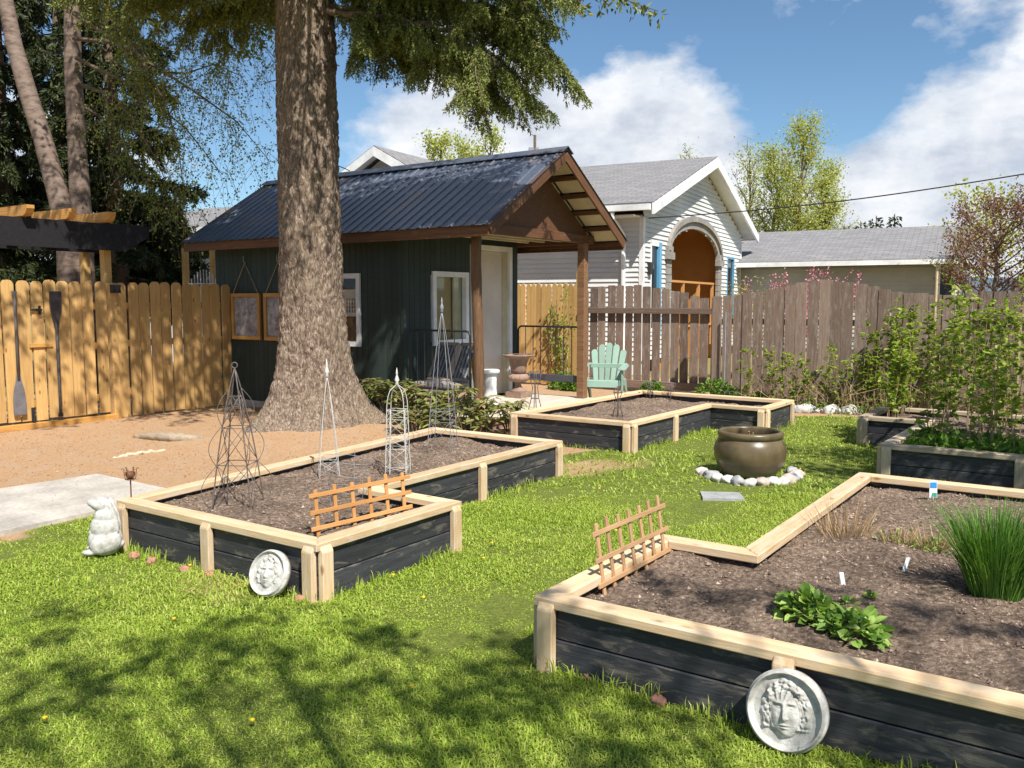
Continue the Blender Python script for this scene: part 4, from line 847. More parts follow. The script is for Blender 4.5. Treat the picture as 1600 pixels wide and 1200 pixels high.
def px_limb(ctrl, s_, r=.05):
    """a limb through picture points at given depths, from the trunk outward"""
    P = [dp(u - max(0, u - 640) * .12, v - 55, d) for u, v, d in ctrl]; P = [Vector((TREE.x, TREE.y, P[0].z + .15))] + P; f = []
    for k in range(len(P) - 1): f += [P[k].lerp(P[k + 1], j / 5) + Vector((rnd.gauss(0, .02), rnd.gauss(0, .02), rnd.gauss(0, .015))) for j in range(5)]
    f.append(P[-1]); mb.tube(f, [max(.006, r * (1 - i / len(f))) for i in range(len(f))], 6); limbs_near.append((f, s_))
    for q in range(int(len(f) * 1.1)):                # forking side limbs fill the bough sideways
        i = rnd.randrange(len(f) // 4, len(f) - 1); ax = (f[i + 1] - f[i]).normalized(); sd = ax.cross(UP).normalized() * rnd.choice((-1, 1))
        pt = bend_path(f[i], ax * .8 + sd * rnd.uniform(.5, 1.0) + UP * rnd.uniform(-.15, .1), rnd.uniform(.4, .95), 7, .30, .05, .05); mb.tube(pt, [.010 - .001 * j for j in range(8)], 4, cap=False); limbs_near.append((pt, s_ * .72))
px_limb([(545, 40, 10.5), (650, 45, 10.2), (760, 62, 9.9), (825, 84, 9.7), (868, 112, 9.6)], 1.0); px_limb([(545, 75, 10.4), (650, 88, 10.0), (740, 112, 9.7), (780, 145, 9.5), (812, 176, 9.4)], 1.0)
px_limb([(545, 55, 10.6), (600, 72, 10.5), (645, 100, 10.4), (690, 138, 10.3)], 1.0, .035); px_limb([(540, 82, 10.7), (570, 95, 10.7), (598, 118, 10.8)], 1.0, .03)
px_limb([(545, 10, 10.4), (700, 5, 10.1), (810, 30, 9.8), (868, 66, 9.7)], 1.0); px_limb([(550, 45, 10.7), (700, 58, 10.6), (780, 92, 10.5), (836, 128, 10.4)], 1.0); px_limb([(545, 70, 10.5), (640, 95, 10.1), (700, 135, 9.9), (750, 165, 9.8)], .9, .035)
px_limb([(545, -30, 10.6), (700, -40, 10.3), (820, -10, 10.0), (872, 25, 9.9)], 1.0); px_limb([(545, -60, 10.2), (680, -70, 9.6), (790, -50, 9.1), (860, -10, 8.8)], 1.0)
px_limb([(440, 15, 10.6), (350, 28, 10.6), (265, 48, 10.7), (205, 66, 10.8)], .8); px_limb([(440, 40, 10.9), (390, 55, 11.0), (340, 75, 11.1), (290, 95, 11.2)], .7, .03); px_limb([(440, -20, 10.4), (330, -20, 10.2), (230, 10, 10.0), (150, 40, 9.9)], .8); px_limb([(440, 30, 11.2), (415, 42, 11.4), (385, 60, 11.6)], .7, .03)
for k in range(150):
    z = 6.2 + 10.0 * (k / 150) ** 1.1; az = k * 2.399 + rnd.uniform(-.25, .25); L = (4.5 * (1 - (z - 5.8) / 11.6) + .35) * rnd.uniform(.85, 1.1)
    limb(z, az, L, .34, .14, False, 1.0, .12)
for k in range(6): limb(5.75 + .1 * (k % 4), R(-40 + 10 * k), 3.4 * rnd.uniform(.85, 1.05), .12, .05, False, 1.0, .05)  # unseen limbs above the view, added to keep sun off the shed front
for k in range(14): limb(5.55 + .12 * (k % 5) + rnd.uniform(0, .2), R(-170 + 9.5 * k), 3.3 * rnd.uniform(.8, 1.1), .18, .05, False, 1.0, .06)  # more out-of-view limbs on the near side, added to shade the left fence
for k in range(9): limb(3.2 + k * .23, k * 2.4 + 1.0, .12 + .2 * rnd.random(), .3, 0, True, 0.0)
mb.build('branch', BARK2, sp_t, smooth=True)
V, T = join_np([conifer_fronds([l for l in limbs_near if l[1] > 0], .024, .36, .040, .0125, 190, .95), conifer_fronds(limbs_far, .075, .60, .10, .045, 30, .6)])
link('crown', np_mesh('crown', V, T, SPRUCE), sp_t)

def leaf_cloud(P, n, spread, L, W, zb=-.2, up=1.0):
    i = rng.integers(0, len(P), n); Q = np.asarray(P)[i] + rng.normal(0, 1, (n, 3)) * spread
    return leafset(Q, rdir(n, zb), rdir(n, up), L * rng.uniform(.6, 1.3, n), W * rng.uniform(.6, 1.3, n))
def deciduous(name, label, base, H, r0, spread, start, nb, nleaf, L, W, mat, bark, group=None, upright=0.6, leaf_sp=.12, lean=(0, 0), sub=5, gaps=1.0, cat='tree'):
    base = Vector(base); t = thing(name, label, cat, base, group=group); mb = MB(); tips = []
    tp = [base + Vector((lean[0] * k / 10 * H + rnd.gauss(0, .02) * H * .3, lean[1] * k / 10 * H + rnd.gauss(0, .02) * H * .3, H * k / 10 * .93 - .05)) for k in range(11)]
    mt = MB(); mt.tube(tp, [r0 * (1 - .9 * k / 10) + .004 for k in range(11)], 9); mt.build('trunk', bark, t, smooth=True)
    for j in range(nb):
        f = start + (1 - start) * (j + rnd.random()) / nb * .97; k = min(9, int(f * 10)); p = tp[k].lerp(tp[k + 1], f * 10 - k); az = j * 2.4 + rnd.uniform(-.5, .5)
        Lb = spread * (1.15 - .75 * abs(f - start - .15)) * rnd.uniform(.6, 1.1); d = Vector((math.cos(az), math.sin(az), upright * rnd.uniform(.6, 1.5)))
        pts = bend_path(p, d, Lb, 6, .05, .12, .12); mb.tube(pts, [max(.004, r0 * .32 * (1 - f * .6) * (1 - i / 7)) for i in range(7)], 5)
        for q in range(sub):
            s = rnd.uniform(.3, 1.0); i = min(5, int(s * 6)); pp = pts[i].lerp(pts[i + 1], s * 6 - i); d2 = (pts[i + 1] - pts[i]).normalized() + Vector((rnd.gauss(0, .6), rnd.gauss(0, .6), rnd.uniform(-.2, .6)))
            pt2 = bend_path(pp, d2, Lb * rnd.uniform(.22, .5), 5, .05, .1, .15); mb.tube(pt2, [max(.0025, r0 * .1 * (1 - i2 / 6)) for i2 in range(6)], 4, cap=False)
            if rnd.random() < gaps: tips += [tuple(x) for x in pt2[1:]]
        tips += [tuple(x) for x in pts[3:]]
    mb.build('branch', bark, t, smooth=True)
    V, T = leaf_cloud(tips, nleaf, leaf_sp, L, W); link('crown', np_mesh('crown', V, T, mat), t); return t
rnd.seed(21); rng = np.random.default_rng(21)
# ---- birch behind the left fence: two stems, arching limbs, hanging twigs
bz = dp(118, 430, 14.0); birch = thing('birch_tree', 'twin stemmed birch with pale bark and hanging twigs behind the gate', 'tree', (bz.x, bz.y, 0))
def stem(pix, w, name):
    pts = [dp(u, v, 14.0 + dd) for u, v, dd in pix]; pts[0].z = -.05; MB().tube(pts, w, 12).build(name, BIRCHB, birch, smooth=True); return pts
stem([(118, 600, 0), (108, 380, 0), (92, 310, .0), (68, 220, .1), (45, 150, .2), (22, 70, .3), (5, -20, .4), (-30, -200, .5)], [.24, .19, .16, .145, .14, .125, .11, .06], 'stem')
s2 = stem([(130, 600, .1), (126, 440, .1), (127, 340, .1), (120, 220, .1), (114, 100, .1), (112, -40, .1), (116, -260, .1)], [.28, .22, .165, .14, .13, .115, .05], 'stem')
mb = MB(); tw, twd = [], []
arcs = [[(116, 20), (200, 62), (232, 112), (262, 170), (280, 240), (292, 330)], [(114, 60), (215, 70), (240, 112), (290, 115), (335, 100), (380, 120)], [(114, -20), (200, -10), (300, 10), (380, 40), (430, 90)], [(118, 130), (180, 150), (215, 200), (250, 260), (275, 330)],
        [(114, -60), (230, -40), (340, -20), (420, 20), (470, 70)], [(118, 160), (170, 190), (205, 250), (225, 320)], [(114, 20), (220, 90), (300, 140), (370, 190), (420, 250)], [(114, -80), (180, -60), (260, -10), (330, 50), (360, 120)], [(118, 90), (200, 130), (290, 200), (345, 270)]]
for ai, arc in enumerate(arcs):
    dd = 13.4 + .22 * (ai % 6); pts = [dp(u, v, dd + .12 * math.sin(k * 1.7 + ai)) for k, (u, v) in enumerate(arc)]; fine = []
    for k in range(len(pts) - 1): fine += [pts[k].lerp(pts[k + 1], j / 4) for j in range(4)]
    fine.append(pts[-1]); mb.tube(fine, [max(.006, .034 * (1 - k / len(fine))) for k in range(len(fine))], 5)
    for k in range(3, len(fine)):
        for j in range(5):
            p = fine[k] + Vector((rnd.gauss(0, .16), rnd.gauss(0, .16), 0)); L = rnd.uniform(.35, 1.35); pt = bend_path(p, (rnd.gauss(0, .5), rnd.gauss(0, .5), rnd.uniform(-.6, .3)), L, 7, 1.1, 0, .09)
            mb.tube(pt, [.0035 - .0003 * i for i in range(8)], 3, cap=False); tw += [tuple(a.lerp(c, s)) for a, c in zip(pt, pt[1:]) for s in (0, .5)]
mb.build('hanging_twigs', BARK2, birch)
V, T = leaf_cloud(tw, 13500, .035, .042, .028, -.5, .6); link('leaves', np_mesh('leaves', V, T, BIRCHL), birch)
# ---- dark conifers behind the left fence
def cedar(label, u, d, H, rad, n, seed):
    b_ = cam2w((u - 800) / F_PX * d, d); t = thing('conifer_tree', label, 'tree', b_, group='dark conifers beyond the gate'); mb = MB(); MB().tube([b_ - UP * .1, b_ + UP * H * .5, b_ + UP * H], [.22, .13, .02], 8).build('trunk', BARK2, t)
    lim = []
    for k in range(n):
        f = (k + .5) / n; z = 1.7 + (H - 1.7) * f; az = k * 2.399 + seed; L = rad * (1 - f) ** .7 * rnd.uniform(.75, 1.15) + .2
        pts = bend_path(b_ + UP * z, (math.cos(az), math.sin(az), .05), L, 8, .30, .12, .05); lim.append((pts, 1.0)); mb.tube(pts, [max(.005, .03 * (1 - i / 9)) for i in range(9)], 4, cap=False)
    mb.build('branch', BARK2, t); V, T = conifer_fronds(lim, .05, .62, .13, .034, 95, .6); link('crown', np_mesh('crown', V, T, CEDARN), t)
cedar('dense dark conifer standing left of the birch stems', 20, 16.5, 9.5, 1.9, 60, 0.4)
cedar('dense dark conifer standing right of the birch stems', 190, 16.0, 9.0, 1.55, 62, 1.9)
cedar('dense dark conifer low between the birch and the shed', 252, 17.5, 3.6, 1.2, 40, 2.7)
cedar('dense dark conifer right behind the birch stems', 112, 18.5, 10.0, 1.7, 62, 4.4)
cedar('dense dark conifer at the far left edge of the gate', -110, 15.5, 10.0, 2.1, 55, 3.3)
rnd.seed(22); rng = np.random.default_rng(22)
# ---- far trees
def at_d(u, d): return cam2w((u - 800) / F_PX * d, d)
for (u, d, topv, lab) in ((1245, 44, 185, 'tall slender poplar in pale new leaf, the tallest beyond the low house'), (1205, 47, 232, 'slender poplar in pale new leaf just beside the white gable'), (1282, 46, 262, 'shorter slender poplar in pale new leaf right of the tallest one'), (1165, 50, 235, 'thin poplar half bare behind the white gable'), (1080, 52, 238, 'thin poplar tip showing over the arched house roof')):
    H = dp(u, topv, d).z; deciduous('poplar_tree', lab, at_d(u, d), H, .20, H * .24, .12, 34, 8500 if u > 1170 else 2600, .115, .09, POPL, BARK2, 'spring poplars beyond the houses', upright=2.1, leaf_sp=.26, sub=8, gaps=.7)
for (u, d, topv, lab) in ((690, 40, 205, 'hazy spring tree in yellow green leaf above the shed ridge'), (765, 42, 205, 'hazy spring tree in yellow green leaf near the tall mast'), (735, 46, 218, 'small spring tree in yellow green leaf low behind the shed ridge')):
    H = dp(u, topv, d).z; deciduous('leafing_tree', lab, at_d(u, d), H, .18, H * .20, .2, 26, 4200, .13, .10, POPL, BARK2, 'spring trees behind the shed', upright=1.8, leaf_sp=.18, sub=7, gaps=.55)
for (u, d, topv, w, lab) in ((1362, 60, 337, 1.7, 'dark rounded conifer top peeping over the low house'), (1390, 58, 334, .9, 'dark narrow conifer tip peeping over the low house'), (1338, 62, 345, 1.2, 'dark small conifer top left of the rounded one'), (1312, 64, 352, 1.0, 'dark tiny conifer top near the poplars')):
    b_ = at_d(u, d); H = dp(u, topv, d).z; t = thing('conifer_tree', lab, 'tree', b_, group='far conifers over the low roof'); MB().tube([b_ - UP * .1, b_ + UP * H], [.2, .03], 6).build('trunk', BARK2, t)
    lim = [(bend_path(b_ + UP * (1 + (H - 1) * k / 40), (math.cos(k * 2.4), math.sin(k * 2.4), .1), w * (1.05 - k / 40) + .15, 5, .3, .1, .05), 1.0) for k in range(40)]
    V, T = conifer_fronds(lim, .25, .6, .28, .12, 10, .5); link('crown', np_mesh('crown', V, T, CEDARN), t)
deciduous('crabapple_tree', 'bronze leaved crabapple spreading over the fence end', at_d(1552, 16.5), 3.35, .10, 1.45, .28, 30, 10500, .055, .034, PURPL, BARK2, upright=.7, leaf_sp=.10, sub=6)
deciduous('young_tree', 'yellow green young tree behind the bronze crabapple', at_d(1530, 22), 4.2, .09, 1.3, .4, 16, 1500, .10, .07, POPL, BARK2, upright=.9, leaf_sp=.14)
# trees outside the picture whose shade falls on the lawn
sb_ = cam2w(2.3, -3.0); shade = thing('shade_tree', 'garden tree standing behind the viewer, shading the lawn', 'tree', sb_); tk = [sb_ + Vector((.05 * math.sin(k), .05 * math.cos(k * 1.3), .72 * k - .05)) for k in range(10)]
MB().tube(tk, [.17 * (1 - .085 * k) for k in range(10)], 10).build('trunk', BARK2, shade, smooth=True); mb = MB(); clumps = []
shade_spots = [(60, 960), (80, 1010), (95, 1045), (115, 1085), (20, 1110), (205, 1045), (245, 1015), (305, 1000), (330, 1055), (300, 1085), (395, 965), (405, 1010), (435, 1045), (520, 1035), (565, 1000), (605, 985), (545, 1070), (500, 1100), (430, 1095), (640, 1105), (720, 1080), (765, 1055), (800, 1035), (822, 1005), (700, 1100), (760, 1105), (1000, 1095), (920, 1080), (850, 1095), (985, 965), (1110, 995), (1165, 985), (1250, 1005), (1480, 1045), (1380, 1025), (1530, 900)]
shade_spots += [(rnd.uniform(-150, 1500), rnd.uniform(1150, 1330)) for _ in range(16)]
for (u, v) in shade_spots:                               # leaf clumps placed sunward of chosen lawn spots so their shade lands there
    g_ = gp(u, v); h_ = rnd.uniform(4.2, 6.6); c_ = g_ + SUNV * (h_ / SUNV.z); j_ = tk[max(3, min(8, int((h_ - 1.0) / .72)))]
    pt = [j_.lerp(c_, f) + Vector((0, 0, .35 * math.sin(math.pi * f))) for f in (0, .2, .4, .6, .8, 1.0)]; mb.tube(pt, [.035, .03, .024, .018, .012, .006], 5, cap=False)
    for q in range(5): e_ = c_ + Vector((rnd.gauss(0, .16), rnd.gauss(0, .16), rnd.gauss(0, .12))); mb.tube([c_, e_], .004, 3, cap=False); clumps += [tuple(c_.lerp(e_, f)) for f in (.3, .6, .9, 1.1)]
mb.build('branch', BARK2, shade); V, T = leaf_cloud(clumps, len(clumps) * 2, .045, .085, .06); link('crown', np_mesh('crown', V, T, OLIVE), shade)
deciduous('shade_tree', 'small garden tree right of the raspberry bed, out of view', cam2w(5.15, 5.0), 4.9, .10, 1.5, .42, 20, 3600, .09, .07, OLIVE, BARK2, upright=.7, leaf_sp=.13, sub=5)
rnd.seed(23); rng = np.random.default_rng(23)
# blossom and shrubs over the fence
def shrub(name, label, base, H, rad, nst, nleaf, L, W, mat, stemm, zb=.2, sp_=.05, cat='shrub', group=None, fill=(.35, 1.0), r=.006):
    base = Vector(base); t = thing(name, label, cat, base, group=group); mb = MB(); pts = []
    for k in range(nst):
        az = rnd.uniform(0, 6.28); q = rad * math.sqrt(rnd.random()); p0 = base + Vector((math.cos(az) * q * .45, math.sin(az) * q * .45, -.02)); h = H * rnd.uniform(.6, 1.0)
        pt = bend_path(p0, (math.cos(az) * q / H * .75, math.sin(az) * q / H * .75, 1), h, 8, .06, 0, .06); mb.tube(pt, [r * (1 - .09 * i) for i in range(9)], 4, cap=False)
        for s in np.linspace(fill[0], fill[1], 12): i = min(7, int(s * 8)); pts.append(tuple(pt[i].lerp(pt[i + 1], min(1, s * 8 - i))))
    mb.build('stems', stemm, t); V, T = leaf_cloud(pts, nleaf, sp_, L, W, zb, 1.0); link('foliage', np_mesh('foliage', V, T, mat), t); return t
shrub('blossom_bush', 'pink flowering bush showing above the arched fence', at_d(1268, 15.6), 2.22, .75, 60, 3800, .038, .030, PINKB, BARK2, .8, .03, fill=(.7, 1.0))
shrub('pale_shrub', 'straw coloured arching shrub below the low house gutter', at_d(1176, 17.5), 2.15, .55, 40, 1500, .05, .03, leafm('straw_leaves', [(0, (.24, .20, .05)), (1, (.45, .38, .15))]), BARK2, .2, .06, fill=(.55, 1.0))

rnd.seed(24); rng = np.random.default_rng(24)
# ---- raspberries
def raspberry(base, H, nc, rad, dens, label, group):
    base = Vector(base); t = thing('raspberry_bush', label, 'shrub', base, group=group); mb = MB(); P, D = [], []
    for k in range(nc):
        az = rnd.uniform(0, 6.28); q = rad * rnd.random(); p0 = base + Vector((math.cos(az) * q, math.sin(az) * q, -.02)); h = H * rnd.uniform(.55, 1.02)
        pt = bend_path(p0, (rnd.gauss(0, .07), rnd.gauss(0, .07), 1), h, 9, .02, 0, .028); mb.tube(pt, [.0065 * (1 - .07 * i) for i in range(10)], 4, cap=False)
        for j in range(int(dens * h)):
            s = rnd.uniform(.12, 1.0) ** .8; i = min(8, int(s * 9)); p = pt[i].lerp(pt[i + 1], s * 9 - i); a2 = rnd.uniform(0, 6.28); d = Vector((math.cos(a2), math.sin(a2), rnd.uniform(0, .9))).normalized(); ln = rnd.uniform(.02, .085) * (1.15 - .5 * s); e = p + d * ln
            mb.tube([p, e], .0018, 3, cap=False)
            for m in range(3): P.append(tuple(e)); D.append(tuple(d + Vector((rnd.gauss(0, .6), rnd.gauss(0, .6), rnd.uniform(-.5, .3)))))
            if rnd.random() < .6: P.append(tuple(p.lerp(e, .6))); D.append(tuple(d + Vector((rnd.gauss(0, .8), rnd.gauss(0, .8), -.2))))
    mb.build('canes', CANE, t); n = len(P); V, T = roundset(np.array(P), np.array(D), rdir(n, 2.2), rng.uniform(.032, .078, n), rng.uniform(.024, .052, n), .2, .1); link('foliage', np_mesh('foliage', V, T, RASP), t)
ROWL = ('leafy raspberry bush just behind the front rail of the weathered bed', 'leafy raspberry bush in the middle of the weathered bed', 'leafy raspberry bush at the back of the weathered bed')
for k in range(13):
    x = -1.38 + (k % 5) * .42 + rnd.uniform(-.14, .14); y = 8.62 + (k // 5) * .85 + rnd.uniform(-.2, .2)
    raspberry((x, y, .23), 1.50 * rnd.uniform(.72, 1.16), 5, .17, 19, ROWL[k // 5], 'raspberry bushes in the raised bed')
for k in range(4): raspberry((-2.05 + rnd.uniform(-.05, .05), 10.2 + k * .22, .23), 1.25 * rnd.uniform(.8, 1.1), 5, .12, 26, 'leafy raspberry bush at the notch of the weathered bed', 'raspberry bushes at the bed notch')
for u, hh, de in ((1172, .95, 20), (1212, 1.05, 26), (1240, .9, 26), (1268, .8, 24), (1290, .95, 26), (1325, 1.15, 26), (1348, 1.0, 30), (1372, 1.45, 40), (1398, 1.75, 44), (1425, 1.5, 40), (1450, 1.6, 40), (1490, 1.7, 40), (1530, 1.6, 40), (1570, 1.65, 40)):
    y = 12.75 + rnd.uniform(-.12, .15); raspberry((bx(u, y), y, 0), hh, 6, .11, de * .62, ('short thin raspberry canes at the foot of the weathered fence' if hh < 1.2 else 'tall leafy raspberry canes reaching up the weathered fence'), 'raspberry canes along the fence')
# low ground cover and dead stalks along the fence foot
P = []; mb = MB()
for k in range(520):
    x = rnd.uniform(-4.6, 1.4); y = rnd.uniform(12.45, 13.1); h = rnd.uniform(.15, .55); mb.tube([(x, y, -.02), (x + rnd.gauss(0, .08), y + rnd.gauss(0, .05), h * .6), (x + rnd.gauss(0, .16), y + rnd.gauss(0, .1), h)], .0035, 3, cap=False)
tag(mb.build('dead_stalks', CANE, origin=(0, 12.7, 0)), 'tangle of dead stalks at the foot of the weathered fence', 'stalks', kind='stuff')
n = 2600; X = rng.uniform(-4.9, 1.2, n); Y = rng.uniform(12.4, 13.1, n); V, T = leafset(np.stack([X, Y, rng.uniform(0, .14, n)], 1), rdir(n, .5), rdir(n, 2), rng.uniform(.03, .07, n), rng.uniform(.02, .045, n))
tag(link('ground_cover', np_mesh('ground_cover', V, T, LUSH)), 'low green weeds along the foot of the weathered fence', 'weeds', kind='stuff')
n = 1500; X = rng.uniform(-1.55, .35, n); Y = rng.uniform(8.25, 9.0, n); V, T = leafset(np.stack([X, Y, .235 + rng.uniform(0, .12, n)], 1), rdir(n, .5), rdir(n, 2), rng.uniform(.04, .10, n), rng.uniform(.03, .06, n))
tag(link('ground_cover', np_mesh('ground_cover', V, T, LUSH)), 'low green leaves covering the soil under the raspberry bushes', 'weeds', kind='stuff')
def mound(name, label, base, rx, ry, rz_, n, L, W, mat, cat='plant', group=None, zb=.6):
    base = Vector(base); t = thing(name, label, cat, base, group=group); d = rdir(n); d[:, 2] = np.abs(d[:, 2]); rr = rng.uniform(.35, 1, n)[:, None] ** .5
    P = np.array(base) + d * rr * np.array([rx, ry, rz_]); V, T = roundset(P, d + rng.normal(0, .5, (n, 3)), rdir(n, 2), L * rng.uniform(.4, 1.3, n), W * rng.uniform(.5, 1.25, n), .16, .16); link('foliage', np_mesh('foliage', V, T, mat), t)
    mb = MB()
    for k in range(14): q = P[rng.integers(0, n)]; mb.tube([tuple(base + Vector((rnd.gauss(0, rx * .15), rnd.gauss(0, ry * .15), -.02))), tuple(q)], .004, 4, cap=False)
    mb.build('stems', STEMG, t); return t
def fpt(u, y): return (bx(u, y), y, 0)
for u, y, s_, lab in ((1118, 12.95, .34, 'bright green leafy clump at the fence corner, the larger one'), (1145, 12.75, .26, 'bright green leafy clump beside the larger one'), (882, 13.3, .30, 'green leafy clump at the foot of the orange fence panel'), (893, 13.2, .2, 'small green clump near the square porch post'), (1020, 13.3, .22, 'small green weed clump right of the green chair'), (1190, 12.8, .2, 'small green clump between the canes and the corner')):
    mound('leafy_clump', lab, fpt(u, y), s_, s_ * .8, s_ * 1.05, 620, .055, .038, LUSH)
# climbing vine on the new fence
vx = bx(876, 13.72); vn = thing('climbing_vine', 'thin leafy vine climbing the new orange fence panel', 'vine', (vx, 13.72, 0)); mb = MB(); P = []
for k in range(7):
    pt = bend_path((vx + rnd.uniform(-.1, .15), 13.70, 0), (rnd.gauss(0, .10), 0, 1), rnd.uniform(1.0, 1.95), 10, 0, 0, .05); pt = [Vector((p.x, min(p.y, 13.74), p.z)) for p in pt]; mb.tube(pt, .006, 4, cap=False); P += [tuple(a.lerp(c, s)) for a, c in zip(pt[2:], pt[3:]) for s in (0, .33, .66)]
mb.build('stems', CANE, vn); V, T = leaf_cloud(P, 420, .06, .07, .04, .2); link('foliage', np_mesh('foliage', V, T, RASP), vn)
rnd.seed(25); rng = np.random.default_rng(25)
# ---- whorled shrubs below the shed porch
def whorl(base, H, rad, nst, label, group):
    base = Vector(base); t = thing('leafy_shrub', label, 'shrub', base, group=group); mb = MB(); P, D = [], []
    for k in range(nst):
        az = rnd.uniform(0, 6.28); q = rad * math.sqrt(rnd.random()); h = H * rnd.uniform(.45, 1.0); e = base + Vector((math.cos(az) * q, math.sin(az) * q, h)); mb.tube([base + Vector((math.cos(az) * q * .3, math.sin(az) * q * .3, -.02)), base.lerp(e, .55) + Vector((0, 0, -.02)), e], .006, 4, cap=False)
        for m in range(9): a2 = m * 2.4 + rnd.uniform(-.3, .3); P.append(tuple(e + Vector((0, 0, rnd.uniform(-.05, .01))))); D.append((math.cos(a2), math.sin(a2), rnd.uniform(-.35, .45)))
    mb.build('stems', BARK2, t); n = len(P); V, T = roundset(np.array(P), np.array(D), np.tile([0, 0, 1.0], (n, 1)) + rng.normal(0, .2, (n, 3)), rng.uniform(.08, .16, n), rng.uniform(.030, .055, n), .12, .2); link('foliage', np_mesh('foliage', V, T, BUSHL), t)
for (x, y, H, rd) in ((-7.72, 8.02, .62, .26), (-7.42, 8.05, .58, .30), (-7.08, 8.0, .58, .30), (-6.76, 8.08, .50, .28), (-6.42, 8.02, .60, .32), (-6.10, 8.10, .60, .30), (-6.28, 7.70, .44, .30), (-5.95, 7.78, .42, .28), (-5.84, 8.40, .40, .22), (-6.64, 7.66, .36, .28)):
    whorl((x, y, 0.0), H, rd, 17, 'bronze green whorled shrub against the foot of the shed wall' if x < -6.9 else 'bronze green whorled shrub in front of the round porch post', 'whorled shrubs below the porch')
rnd.seed(26); rng = np.random.default_rng(26)
# ---- planting in the front right bed
SZ3 = .245
ch = gp(1556, 925, SZ3); cv = thing('chive_clump', 'tall dense clump of green chives in the front bed', 'plant', ch)
n = 1500; an = rng.uniform(0, 6.28, n); q = .11 * np.sqrt(rng.random(n)); B = np.stack([ch.x + np.cos(an) * q, ch.y + np.sin(an) * q, np.full(n, SZ3 - .01)], 1); out = (q / .11) ** 1.2 * .52 + rng.normal(0, .19, n); h = rng.uniform(.14, .46, n)
dx = np.stack([np.cos(an), np.sin(an), np.zeros(n)], 1) * out[:, None] * h[:, None]; S = np.stack([-np.sin(an + rng.normal(0, 1, n)), np.cos(an), np.zeros(n)], 1) * .0022; zz = np.array([0, 0, 1.0])
M1, M2, TP = B + dx * .22 + zz * (h * .42)[:, None], B + dx * .58 + zz * (h * .76)[:, None], B + dx + zz * (h * (1 - .18 * np.abs(out)))[:, None]
V = np.stack([B - S, B + S, M1 - S, M1 + S, M2 - S * .8, M2 + S * .8, TP], 1).reshape(-1, 3); o = np.arange(n)[:, None] * 7
T = np.concatenate([o + np.array(x) for x in ([0, 1, 3], [0, 3, 2], [2, 3, 5], [2, 5, 4], [4, 5, 6])], 0); link('blades', np_mesh('blades', V, T, CHIVE), cv)
def herb(u, v, rx, rz_, n, lab, L=.062, W=.050): mound('herb_plant', lab, gp(u, v, SZ3), rx * .85, rx * .72, rz_, n, L * .85, W * .85, MINTM)
herb(1262, 962, .135, .10, 190, 'bright broad leaved herb plant nearest the front rail post'); herb(1335, 992, .120, .085, 170, 'low spreading herb plant against the front rail'); herb(1357, 940, .03, .035, 16, 'tiny herb seedling beside the white label', .04, .025); herb(1325, 948, .035, .04, 20, 'tiny herb seedling between the two herb plants', .04, .025); herb(1225, 942, .03, .03, 14, 'small herb sprout at the edge of the broad leaved plant', .04, .025); herb(1295, 985, .05, .06, 50, 'small herb shoot joining the two herb plants', .045, .03)
def dry_tuft(u, v, H, rad, n, lab, green=0):
    p = gp(u, v, SZ3); t = thing('dry_plant', lab, 'plant', p); an = rng.uniform(0, 6.28, n); q = rad * np.sqrt(rng.random(n)); B = np.stack([p.x + np.cos(an) * q * .6, p.y + np.sin(an) * q * .6, np.full(n, SZ3 - .01)], 1)
    D = np.stack([np.cos(an) * q / rad * .6, np.sin(an) * q / rad * .6, np.ones(n)], 1) + rng.normal(0, .22, (n, 3)); V, T = leafset(B, D, rdir(n), H * rng.uniform(.4, 1.1, n), np.full(n, .004), 0); link('stalks', np_mesh('stalks', V, T, DRY), t)
    if green: V, T = leaf_cloud(B, green, .03, .03, .02, .6); V[:, 2] += .02; link('foliage', np_mesh('foliage', V, T, MINTM), t)
dry_tuft(1320, 842, .26, .20, 170, 'airy dried brown seed stalks beside the wide rail'); dry_tuft(1405, 850, .13, .14, 130, 'low dried tuft with a few green leaves', 50); dry_tuft(1455, 858, .15, .13, 130, 'low dried tuft greening at its base near the chives', 120); dry_tuft(1240, 848, .05, .10, 40, 'wisp of dried stalks close to the inner corner')
rnd.seed(31); rng = np.random.default_rng(31)
